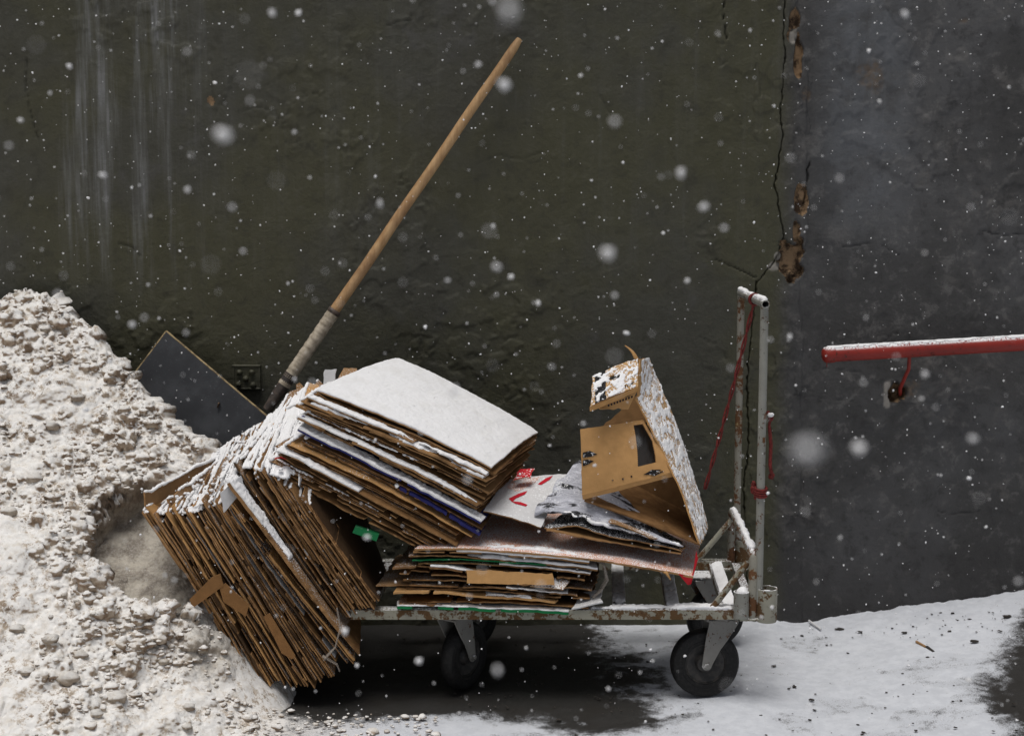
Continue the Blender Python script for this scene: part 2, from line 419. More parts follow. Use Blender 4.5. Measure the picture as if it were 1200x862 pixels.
stn = m.math('MULTIPLY', m.attr('stain'), m.ramp(m.noise(60, 5, .7, P_), .35, .6)); col = m.mix(m.math('MULTIPLY', stn, .75), col, (.13, .095, .066))
scuf = m.attr('chip'); col = m.mix(scuf, col, (.30, .28, .25))
bn = m.bump(m.noise(7, 9, .66, P_, dist=.15), .6, .02); bn = m.bump(m.noise(55, 6, .7, P_), .7, .005, bn)
rg = m.ramp(mid, .3, .7, .42, .72)
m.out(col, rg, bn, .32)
m = NT('bare_plaster'); a = m.noise(28, 5, .7, m.pos()); q = m.noise(160, 4, .7, m.pos())
m.out(m.mix(m.ramp(a, .42, .60), (.29, .195, .115), (.055, .036, .024)), .9, m.bump(q, .8, .006), .15)

def board(name, ca, cb, dust=0.0, stain=.4, sat=.25, dscale=150, lo=.35, hi=.7, rough=.8):
    m = NT(name); r = m.rnd(); big = m.noise(6, 4, .6); fib = m.noise(40, 4, .6, None, (1, 1, 1)); fine = m.noise(300, 3, .6)
    col = m.mix(r, ca, cb)
    col = m.mix(m.ramp(big, .45, .70, 0, stain), col, tuple(x * .45 for x in ca))
    col = m.mix(m.ramp(fib, .35, .75, 0, sat), col, tuple(min(1, x * 1.45) for x in cb))
    if dust > 0: col = m.mix(m.dust(dust, dscale, lo, hi), col, SNOW)
    return m.out(col, rough, m.bump(m.math('ADD', fine, m.math('MULTIPLY', fib, 2.0)), .35, .002), .2)
board('cardboard', (.14, .070, .026), (.31, .175, .075))
board('cardboard_edge', (.11, .054, .020), (.38, .215, .095), stain=.7, sat=.7)
board('cardboard_dusted', (.15, .077, .032), (.31, .18, .083), dust=.30, dscale=280, lo=.2, hi=.6)
board('cardboard_heavy_dust', (.30, .19, .10), (.34, .21, .12), dust=.6, dscale=260, lo=.15, hi=.5)
board('golden_cardboard', (.46, .255, .098), (.50, .285, .115), dust=.14, dscale=300, stain=.3)
board('golden_dusted', (.46, .28, .12), (.46, .28, .12), dust=.50, dscale=170, lo=.0, hi=.25, stain=.1)
board('brown_flap', (.21, .105, .038), (.26, .135, .052), dust=.12, dscale=300)
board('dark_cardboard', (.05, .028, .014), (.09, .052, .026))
board('pink_board', (.58, .28, .175), (.62, .31, .20), dust=.52, dscale=300, lo=.3, hi=.7, stain=.25)
board('white_board', (.62, .62, .63), (.70, .70, .70), dust=.3, stain=.12, sat=.1)
board('red_print', (.55, .02, .03), (.55, .02, .03), dust=.35, stain=.1, sat=.1)
board('green_print', (.012, .16, .055), (.012, .18, .06), dust=.18, dscale=300, stain=.1, sat=.1)
board('blue_print', (.022, .022, .11), (.025, .03, .15), dust=0, stain=.1, sat=.1)
board('black_print', (.012, .012, .014), (.02, .02, .022), dust=.40, dscale=320, stain=.1, sat=.1, lo=.2, hi=.6)
board('ink', (.016, .015, .016), (.016, .015, .016), dust=.22, stain=0, sat=0, lo=.0, hi=.3)
board('red_ink', (.50, .015, .03), (.50, .015, .03), dust=0, stain=0, sat=0)
m = NT('crinkled_foil'); a = m.noise(28, 5, .7, None, (1, 3.5, 1), dist=1.2); b = m.noise(8, 4, .6, None, (1, 4, 1))
col = m.mix(m.ramp(b, .53, .57), (.50, .51, .57), (.014, .014, .018)); col = m.mix(m.ramp(a, .50, .62, 0, .7), col, (.72, .74, .82))
m.out(m.mix(m.dust(.22, 200, .1, .6), col, SNOW), .42, m.bump(a, .8, .01), .4)
m = NT('window_film'); m.out((.06, .052, .044), .16, m.bump(m.noise(25, 4, .6, dist=1.5), .5, .006), .6)
m = NT('clear_tape'); m.out((.42, .37, .32), .25, None, .5); m.b.inputs['Alpha'].default_value = .45

def metal(name, paint, rustc=(.11, .048, .018), amt=.5, dust=.8, yellow=True, chip=True):
    m = NT(name); P = m.pos(); a = m.noise(34, 5, .7, P); b = m.noise(7, 4, .6, P); f = m.noise(240, 3, .6, P)
    col = m.mix(m.ramp(b, .35, .7), paint, tuple(x * .72 for x in paint))
    if yellow: col = m.mix(m.ramp(m.math('ADD', m.math('MULTIPLY', a, .5), m.math('MULTIPLY', b, .5)), .51, .57), col, (.34, .235, .075))
    k = m.math('ADD', m.math('MULTIPLY', a, .65), m.math('MULTIPLY', b, .35)); th = .68 - amt * .22
    r = m.ramp(k, th, th + .035); col = m.mix(r, col, rustc)
    ch = m.noise(95, 3, .6, P); r2 = m.math('MAXIMUM', m.ramp(a, .66 , .69), m.math('MULTIPLY', m.ramp(ch, .635, .655), m.ramp(b, .40, .55))); col = m.mix(r2, col, (.05, .022, .012))
    d = m.dust(dust, 160, .5, .85); col = m.mix(d, col, SNOW)
    return m.out(col, m.ramp(r, 0, 1, .48, .85), m.bump(m.math('SUBTRACT', f, m.math('MULTIPLY', r, 2.0)), .35, .002), .4)
metal('grey_paint', (.27, .27, .24), amt=.58, yellow=False)
metal('worn_paint', (.25, .24, .20), amt=.82, dust=.6)
metal('rusty_rail', (.30, .29, .23), rustc=(.105, .055, .020), amt=.86, dust=.55)
metal('fork_metal', (.21, .205, .19), amt=.5, yellow=False, dust=.7)
metal('rail_red', (.27, .022, .014), rustc=(.10, .022, .014), amt=.35, yellow=False, dust=.7)
m = NT('rubber'); f = m.noise(120, 4, .6); m.out(m.mix(m.ramp(f, .45, .7), (.006, .006, .006), (.018, .017, .0165)), .62, m.bump(f, .3, .002), .3)
m = NT('rim_dark'); m.out(m.mix(m.ramp(m.noise(60, 4), .4, .7), (.02, .02, .02), (.05, .045, .04)), .55, None, .4)
m = NT('wood_handle'); a = m.noise(1.0, 5, .6, m.obj(), (60, 60, 5)); b = m.noise(8, 4)
col = m.mix(m.ramp(a, .3, .7), (.36, .21, .095), (.52, .335, .17)); col = m.mix(m.ramp(b, .45, .75, 0, .6), col, (.17, .085, .042))
m.out(col, .55, m.bump(a, .2, .002), .35)
m = NT('tape_wrap'); a = m.noise(50, 4); m.out(m.mix(m.ramp(a, .35, .7), (.50, .44, .35), (.30, .255, .19)), .75, m.bump(a, .4, .002), .25)
m = NT('dark_steel'); a = m.noise(40, 5, .65); m.out(m.mix(m.ramp(a, .4, .68), (.045, .038, .034), (.10, .075, .06)), .55, m.bump(a, .3, .002), .4)
m = NT('blade_face'); a = m.noise(9, 5, .65); f = m.noise(150, 3, .6); col = m.mix(m.ramp(a, .35, .7), (.030, .032, .036), (.055, .058, .064))
m.out(m.mix(m.ramp(f, .66, .72, 0, .6), col, (.14, .14, .145)), .5, m.bump(f, .25, .001), .35)
m = NT('blade_edge'); m.out(m.mix(m.ramp(m.noise(60, 3), .4, .65), (.40, .30, .15), (.16, .115, .06)), .7)
m = NT('red_cord'); a = m.noise(120, 3); m.out(m.mix(m.ramp(a, .35, .7), (.10, .011, .009), (.19, .024, .020)), .65, m.bump(a, .4, .001), .3)
m = NT('twig'); m.out((.30, .17, .07), .8)
m = NT('dirt'); m.out((.035, .03, .025), .9)

# ------------------------------------------------------------------ ground
WY = .78       # wall face
def ground_z(x, y):
    x = np.asarray(x, float); y = np.asarray(y, float)
    r = .142 * np.maximum(0, x - 1.03) - .003
    return r * (.3 + .7 * sst(-1.2, .6, y))
def axis(lo, hi, step, outs):
    a = list(np.arange(lo, hi + 1e-9, step)); L = []; R_ = []
    x = a[0]; s = step
    while x > outs[0]: s *= 1.35; x -= s; L.append(x)
    x = a[-1]; s = step
    while x < outs[1]: s *= 1.35; x += s; R_.append(x)
    return np.array(L[::-1] + a + R_)
gx = axis(-1.75, 1.85, .008, (-9, 9)); gy = np.concatenate([axis(-.62, WY + .0, .008, (-12, -1e9))[:]]); gy = gy[gy <= WY + .02]
X, Y = np.meshgrid(gx, gy, indexing='ij')
px, py = PX(np.stack([X, Y, ground_z(X, Y)], -1))
shel = sst(-.85, -.50, X) * sst(.66, .02, X + .15 * (Y - .2)) * sst(-.26, .06, Y + .14 * (fbm(X * 5, Y * 5, 3, 5) - .5))     # kept dry by the cart and its load
cover = 1.0 - shel * 1.15
cover -= .55 * sst(.62, .80, X) * sst(.9, .62, X) * sst(-.02, .10, Y) * sst(.3, .18, Y)*0
cover -= 1.15 * sst(105, -5, np.hypot((px - 1225) * 1.0, (py - 800) * .75))
cover -= .5 * sst(60, 10, np.hypot((px - 720) * .8, (py - 838) * 2.2)) * 1.0
cover -= .30 * sst(.48, .62, fbm(X * 5, Y * 7, 4, 88)) + .06
h = ground_z(X, Y) + .012 * (fbm(X * 4, Y * 4, 4, 31) - .5) + np.clip(cover, 0, 1) * (.003 + .003 * fbm(X * 26, Y * 26, 3, 3)) - .004
drift = sst(.16, .0, WY - Y) * sst(.55, .8, X)
h += drift * (.020 * fbm(X * 13, Y * 12, 4, 77) - .004) + drift * .010 * fbm(X * 45, Y * 45, 3, 12) + .010 * (fbm(X * 9, Y * 9, 3, 14) - .5)
h += sst(-.25, -.7, X) * sst(.1, -.2, Y) * (.030 * fbm(X * 14, Y * 14, 4, 70) - .006)
h = np.where(np.hypot(X, Y) > 6, ground_z(X, Y), h)
nx, ny = X.shape
idx = np.arange(nx * ny).reshape(nx, ny)
F = np.stack([idx[:-1, :-1], idx[1:, :-1], idx[1:, 1:], idx[:-1, 1:]], -1).reshape(-1, 4)
o = mk('ground', np.stack([X, Y, h], -1).reshape(-1, 3), F, MAT['ground_snow'], smooth=True, attrs={'cover': cover, 'foot': sst(-.30, -.85, X) * sst(.1, -.2, Y)})
tag(o, kind='structure')

# ------------------------------------------------------------------ wall
w = lambda p, q: tuple(W(p, q, WY)[[0, 2]])
xa, xb = float(W(868, 0, WY)[0]), float(W(962, 0, WY)[0])
wx = list(np.arange(-1.85, xa, .0055)) + list(np.arange(xa, xb, .0022)) + list(np.arange(xb, 1.95, .0055))
wx = np.array([-9, -6, -4, -3, -2.4, -2.1] + wx + [2.2, 2.6, 3.4, 5, 7, 9])
wz = np.array(list(np.arange(-.12, 2.30, .0055)) + [2.35, 2.45, 2.65])
X, Z = np.meshgrid(wx, wz, indexing='ij')
jx_ = .010 * (fbm(Z * 14, X * 14, 3, 9) - .5) * 2; jz_ = .010 * (fbm(Z * 16, X * 16, 3, 19) - .5) * 2
jx_ = jx_ + .006 * (fbm(Z * 60, X * 60, 2, 91) - .5) * 2
Xj, Zj = X + jx_, Z + jz_
dep = .010 * (fbm(X * 1.3, Z * 1.3, 3, 1) - .5) + .0022 * (fbm(X * 11, Z * 11, 4, 2) - .5)
rg_ = fbm(X * 21, Z * 21, 4, 55); dep += .0038 * sst(.54, .58, rg_) * sst(.44, .60, fbm(X * 2.2, Z * 2.2, 3, 57))       # paint lifting in scabs
# broken edge of the left coat: right part sits 5 mm lower
jl = [w(p, q) for p, q in ((930, -60), (934, 20), (946, 100), (944, 200), (948, 260), (938, 330), (942, 400), (936, 520), (940, 760))]
jline = np.interp(Zj, [a[1] for a in jl][::-1], [a[0] for a in jl][::-1])
dep -= .005 * sst(-.004, .004, Xj - jline)
cracks = [([(918, -60), (920, 30), (918, 110), (914, 180), (908, 215), (915, 250), (919, 275), (913, 298), (898, 318), (887, 330), (884, 352), (880, 400), (876, 440), (878, 500), (873, 560), (874, 640), (880, 740)], .0015, .020),
          ([(846, -60), (848, 12), (851, 48)], .0019, .014), ([(948, 190), (945, 215), (941, 240)], .003, .012), ([(838, 303), (860, 314), (885, 325)], .002, .008),
          ([(985, 290), (1010, 286), (1035, 287), (1053, 298)], .0018, .006), ([(30, 60), (33, 120), (45, 160)], .0018, .007), ([(140, 285), (156, 290), (165, 300)], .003, .006),
          ([(930, 462), (965, 465), (1000, 470)], .0016, .004), ([(1150, 270), (1180, 276), (1215, 276)], .002, .006), ([(285, 130), (300, 127), (322, 130), (330, 150)], .002, .004),
          ([(1040, 10), (1050, 30), (1070, 40)], .002, .004), ([(965, 432), (990, 436), (1010, 434)], .0018, .004), ([(1100, 600), (1118, 603), (1150, 598)], .002, .005), ([(1090, 170), (1099, 190), (1092, 214)], .002, .004), ([(700, 108), (716, 132), (722, 150)], .002, .004), ([(560, 190), (585, 180), (612, 186), (640, 178)], .002, .004), ([(455, 30), (468, 24), (486, 22)], .0022, .006), ([(820, 395), (838, 402), (852, 420)], .002, .004)]
for pts, wd, dp in cracks:
    d = polydist(Xj, Zj, [w(*p) for p in pts]); dep -= dp * sst(wd * 1.5, wd * .5, d)
stain = np.zeros(X.shape); bare = np.zeros(X.shape); chip = np.zeros(X.shape)
def blobmask(cx, cy, rx, ry, ang=0, seed=0, amp=.7):
    x0, z0 = w(cx, cy); s = 1 / 338.0
    dx, dz = (X - x0) / (rx * s), (Z - z0) / (ry * s); a = R(ang)
    ex, ez = dx * math.cos(a) + dz * math.sin(a), -dx * math.sin(a) + dz * math.cos(a)
    return 1 - (np.hypot(ex, ez) + amp * (fbm(X * 28, Z * 28, 4, seed) - .5) * 2)      # >0 inside
for (cx, cy, rx, ry, ang, dp) in ((931, 22, 7, 14, 0, .018), (936, 68, 6, 26, 0, .022), (930, 42, 7, 8, 0, .012), (939, 236, 8, 22, -12, .016), (926, 303, 17, 24, 15, .032), (933, 270, 5, 16, 0, .015),
                                  (1024, 92, 13, 22, 20, .003), (1013, 82, 12, 7, 0, .003), (1130, 24, 9, 5, 0, .003), (1053, 460, 12, 16, 0, .055), (247, 118, 5, 6, 0, .004), (945, 112, 6, 10, 0, .003), (1066, 455, 12, 12, 0, .003)):
    mm = blobmask(cx, cy, rx, ry, ang, cx, .6 if rx > 6 else .4)
    dep -= dp * sst(0, .35, mm)
    if dp < .004: stain = np.maximum(stain, sst(-.1, .5, mm))
    else: bare = np.maximum(bare, (mm > .06))
for (cx, cy, rx, ry, ang) in ((908, 312, 10, 6, -30), (1040, 462, 6, 20, 0), (912, 300, 5, 5, 0), (930, 44, 6, 9, 0)):
    mm = blobmask(cx, cy, rx, ry, ang, cx + 5, .5); chip = np.maximum(chip, sst(0, .25, mm)*.8); 
bare = bare.astype(float); bare[chip > .3] = 0
nx, nz = X.shape; idx = np.arange(nx * nz).reshape(nx, nz)
F = np.stack([idx[:-1, :-1], idx[1:, :-1], idx[1:, 1:], idx[:-1, 1:]], -1).reshape(-1, 4)
mi = (bare[:-1, :-1] + bare[1:, 1:] > 1.5).astype(int).ravel()
V = np.stack([X, WY - dep, Z], -1).reshape(-1, 3)
wall = mk('retaining_wall', V, F, [MAT['wall_paint'], MAT['bare_plaster']], mi, smooth=True, attrs={'chip': chip, 'stain': stain})
tag(wall, 'dark olive and grey painted plaster wall, cracked and flaking, behind the cart', 'wall')
mb = MB(); mb.box((0, WY + .25, 1.235), (18, .30, 2.81)); mb.box((0, WY + .18, 2.685), (18, .46, .07)); mb.build('wall_core', MAT['wall_paint'], wall)

# painted-over cover plate on the wall
def plate():
    a, b = W(273, 427, WY - .006), W(306, 456, WY - .006); cx, cz = (a[0] + b[0]) / 2, (a[2] + b[2]) / 2; wd, ht = b[0] - a[0], a[2] - b[2]
    t = thing('cover_plate', (cx, WY, cz), 'small square dark cover plate with round knobs painted onto the wall beside the shovel', 'wall plate')
    mb = MB(); mb.bbox((cx, WY - .006, cz), (wd, .02, ht), .004)
    for s in (-1, 1): mb.bbox((cx, WY - .017, cz + s * (ht / 2 - .004)), (wd, .006, .006), .0015); mb.box((cx + s * (wd / 2 - .003), WY - .0165, cz), (.005, .006, ht - .018))
    mb.build('plate', MAT['wall_paint'], t)
    for dx, dz in ((-.25, .2), (.2, .2), (-.02, -.05), (-.28, -.28), (.24, -.3)):
        k = MB(); k.lathe([(.0001, -.012), (.007, -.011), (.010, -.006), (.0105, 0)], (cx + dx * wd, WY - .016, cz + dz * ht), (0, 1, 0), 14); k.build('knob', MAT['wall_paint'], t, True)
plate()

# ------------------------------------------------------------------ handrail
def handrail():
    y = WY - .11; p0, p1 = W(969, 415.5, y), W(1200, 402, y); d = (p1 - p0) / np.linalg.norm(p1 - p0)
    t = thing('handrail', (p0[0], WY, 0), 'red painted steel handrail pipe with snow along its top, fixed to the wall', 'handrail')
    n = 30; pts = [p0 + d * (1.35 * i / n) for i in range(n + 1)]
    mb = MB(); mb.tube(pts, .0258, 24); autosmooth(mb.build('rail', MAT['rail_red'], t))
    mb = MB(); mb.lathe([(.0266, .026), (.0282, .022), (.0282, .004), (.0256, -.008), (.017, -.015), (.0001, -.018)], p0, d, 28); mb.build('end_cap', MAT['rail_red'], t, True)
    for s, hole in ((.245, True), (1.2, False)):
        a = p0 + d * s; b = W(1055, 462, WY + .03) if hole else np.array([a[0] - .042, WY + .03, a[2] - .115])
        if hole: a = W(1066, 415, y)
        q = [a, W(1065, 432, y + .004), W(1060, 443, y + .045), W(1055, 455, WY - .015), b] if hole else [a, a + (0, 0, -.03), a + (-.004, .006, -.048), a + (-.016, .028, -.078), a + (-.024, .06, -.115), b + (0, -.03, 0), b]
        mb = MB(); mb.tube(q, .0062, 10); autosmooth(mb.build('bracket', MAT['rail_red'], t))
    mb = MB(); mb.tube([p0 + (-.0, 0, -.02), p0 + (.001, 0, -.042)], [.0022, .001], 6); mb.build('paint_drip', MAT['rail_red'], t, True)
    ang = np.linspace(-55, 34, 9)                      # snow lying on the upper side
    up = np.array([0, 0, 1.0]) - d * d[2]; up /= np.linalg.norm(up); side = np.cross(d, up)
    L = np.linspace(.004, 1.34, 330); P = np.zeros((len(L), 9, 3)); N = np.zeros_like(P)
    for i, l in enumerate(L):
        for j, a in enumerate(ang):
            nn = up * math.cos(R(a)) + side * math.sin(R(a)); P[i, j] = p0 + d * l + nn * .0258; N[i, j] = nn
    A = np.abs(ang + 10)[None, :] / 46; th = .0032 * (1 - A ** 2) * (.5 + fbm(L[:, None] * 60, A * 2 + 3, 3, 5)) + .0012
    msk = (fbm(L[:-1, None] * 45, ang[None, :-1] / 22, 3, 6) + (1 - A[:, :-1]) * .45) > .66
    v, f, mm = slab(P, th, .0, msk, N); mk('snow', v, f, [MAT['snow']], [0] * len(f), t, True)
handrail()

# ------------------------------------------------------------------ snow heap
def heap():
    rid = [(-420, 330, .74), (-200, 290, .74), (-60, 335, .74), (-8, 352, .74), (12, 342, .74), (36, 334, .72), (62, 352, .70), (80, 372, .68), (110, 392, .64), (128, 420, .60), (150, 445, .56), (175, 478, .50), (205, 505, .46), (235, 528, .42), (262, 560, .34), (290, 650, .22), (315, 745, .14), (345, 815, .06), (390, 838, .04), (440, 842, .04)]
    rp = np.array([W(*p) for p in rid]); rx, ry, rz = rp.T
    x = np.linspace(-2.35, -.40, 700)
    yr = np.interp(x, rx, ry); zr = np.interp(x, rx, rz)
    k = np.exp(-np.linspace(-2, 2, 9) ** 2); k /= k.sum()
    zr = np.convolve(np.pad(zr, 4, 'edge'), k, 'valid'); yr = np.convolve(np.pad(yr, 4, 'edge'), k, 'valid')
    yf = np.interp(x, [-2.35, -1.5, -1.05, -.75, -.55, -.42], [-1.0, -.90, -.68, -.42, -.20, -.1])
    s = np.concatenate([np.linspace(-.16, 0, 30)[:-1], np.linspace(0, 1, 600)])
    S = s[None, :]; sp = np.maximum(S, 0)
    prof = (1 - sp) ** 1.35 * .9 + .10 * (1 - sp) ** .7
    prof = prof + .05 * np.sin(sp * 9 + x[:, None] * 2) * sp * (1 - sp) * 2
    Yy = yr[:, None] + (yf - yr)[:, None] * S
    Zz = zr[:, None] * np.where(S < 0, 1 + S * 4.5, prof)
    P = np.stack([x[:, None] + 0 * S, Yy, Zz], -1)
    N = gnorm(P); N = np.where(N[..., 2:3] < 0, -N, N)
    gl = np.concatenate([np.zeros((len(x), 1)), np.cumsum(np.linalg.norm(np.diff(P, axis=1), axis=2), axis=1)], 1)
    U = P[..., 0]; px, py = PX(P)
    def nrm_(Q): n_ = gnorm(Q); return np.where((n_ * N).sum(-1, keepdims=True) < 0, -n_, n_)
    lump = lambda w_, c_, lo, r0=.34: (lambda r_: np.clip(1 - (w_ / r_) ** 2, 0, 1) ** 1.15 * r_)(r0 + .36 * c_) * (c_ > lo)
    # the scooped hollow left of the stack, outline in world space taken from the slope itself
    wob = 26 * (fbm(px / 30, py / 30, 4, 8) - .5)
    ex, ey = (px + wob - 186) / 88, (py + wob - 640) / 80
    a = R(38); qx, qy = ex * math.cos(a) + ey * math.sin(a), -ex * math.sin(a) + ey * math.cos(a)
    rr = np.hypot(qx / 1.12, qy / .86); hol = sst(1.0, .80, rr)
    edge = (.12 + .88 * sst(-.66, -1.0, U)) * (.15 + .85 * sst(0, .12, 1 - S))
    zone = sst(.42, .60, fbm3(P, 4.0, 4, 41)); rough = .10 + 1.05 * zone
    d = .12 * (fbm3(P, 2.4, 2, 20) - .5) + .10 * (fbm3(P, 6.0, 3, 21) - .5)
    d = d * edge * (1 - .8 * hol) - hol * (.115 - .055 * sst(0, 1, (px - 120) / 120.0) + .03 * (fbm3(P, 9, 4, 9) - .5))
    Q = P + N * d[..., None]
    N1 = nrm_(Q); w1, c1 = worley3(Q + .02 * (fbm3(Q, 20, 2, 3)[..., None] - .5), 14, 3)
    calm = 1 - .75 * hol
    Q = Q + N1 * (((.35 + .75 * zone) * .058 * lump(w1, c1, .58) + .018 * (fbm3(Q, 17, 2, 44) - .5)) * edge * calm)[..., None]
    N2 = nrm_(Q); w2, c2 = worley3(Q, 34, 13)
    Q = Q + N2 * ((rough * .024 * lump(w2, c2, .45) + (.010 + .014 * zone) * (fbm3(Q, 42, 3, 61) - .5)) * edge * calm)[..., None]
    N3 = nrm_(Q); w3, c3 = worley3(Q, 80, 23)
    Q = Q + N3 * ((rough * .0065 * lump(w3, c3, .45) + .0085 * (fbm3(Q, 90, 3, 81) - .5)) * edge * (1 - .5 * hol))[..., None]
    P2 = Q + np.array([0, 0, -.008]); N = nrm_(P2)
    P2[..., 2] -= .02 * sst(.08, 0, 1 - S) + .03 * sst(-.52, -.42, U)
    P2[..., 1] = np.minimum(P2[..., 1], WY - .012)
    ice_and_shade = hol * (px > 100)
    stack_shade = sst(46, 10, np.hypot((px - 250) * .75, (py - 750) * .8)) * .7          # shade under the leaning stack, painted into the snow with the ice colour
    ice_and_shade = np.maximum(ice_and_shade, stack_shade)
    nx, ny = P2.shape[:2]; idx = np.arange(nx * ny).reshape(nx, ny)
    F = np.stack([idx[:-1, :-1], idx[1:, :-1], idx[1:, 1:], idx[:-1, 1:]], -1).reshape(-1, 4)[:, ::-1]
    o = mk('snow_heap', P2.reshape(-1, 3), F, MAT['old_snow'], smooth=True, attrs={'ice_and_shade': ice_and_shade})
    tag(o, 'tall lumpy heap of dirty ploughed snow with a scooped hollow, against the wall at left', 'snow heap')
    # loose crumbs and lumps lying on it
    mb = MB(); icev = []; keep = (px > -40) & (px < 300) & (py > 340) & (py < 880) & (hol < .2)
    cand = np.argwhere(keep); RNG.shuffle(cand)
    for (i, j) in [q for q in cand[:9000] if zone[q[0], q[1]] > .15 + random.random() * .8][:1300]:
        r = float(np.clip(RNG.lognormal(-5.35, .50), .0018, .020)); p = P2[i, j]
        k0 = len(mb.v); mb.blob(p + N[i, j] * r * .2, r, 0, (1 + random.random() * .5, 1, .7), .30, 7, 5); icev += [random.choice((0, 0, 0, 0, .45))] * (len(mb.v) - k0)
    for (cx, cy, r) in ((75, 800, .024), (135, 818, .026), (60, 760, .018), (222, 826, .014), (95, 770, .016), (30, 790, .016), (110, 845, .014), (20, 735, .016), (180, 800, .010), (10, 600, .02), (90, 470, .018), (60, 500, .02), (140, 500, .02), (40, 560, .022)):
        q = np.unravel_index(np.argmin((px - cx) ** 2 + (py - cy) ** 2), px.shape)
        k0 = len(mb.v); mb.blob(P2[q] + N[q] * r * .25, r, 0, (1.25, 1, .8), .22, 12, 9); icev += [.35] * (len(mb.v) - k0)
    for _ in range(900):        # crumbs rolled off the foot of the heap
        x_ = -.95 + .75 * random.random() ** 1.6; y_ = random.uniform(-.60, -.10) if x_ > -.75 else random.uniform(-.75, -.35)
        r = float(np.clip(RNG.lognormal(-5.7, .5), .0012, .012)); k0 = len(mb.v); mb.blob((x_, y_, .008 + .02 * sst(-.5, -.8, x_)), r, 0, (1.4, 1.2, .7), .3, 7, 5); icev += [random.choice((0, 0, .3))] * (len(mb.v) - k0)
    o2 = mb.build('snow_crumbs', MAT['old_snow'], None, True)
    a = o2.data.attributes.new('ice_and_shade', 'FLOAT', 'POINT'); a.data.foreach_set('value', np.array(icev, np.float32))
    tag(o2, 'crumbs and small lumps of dirty snow scattered over the heap', 'snow lumps', kind='stuff')
heap()

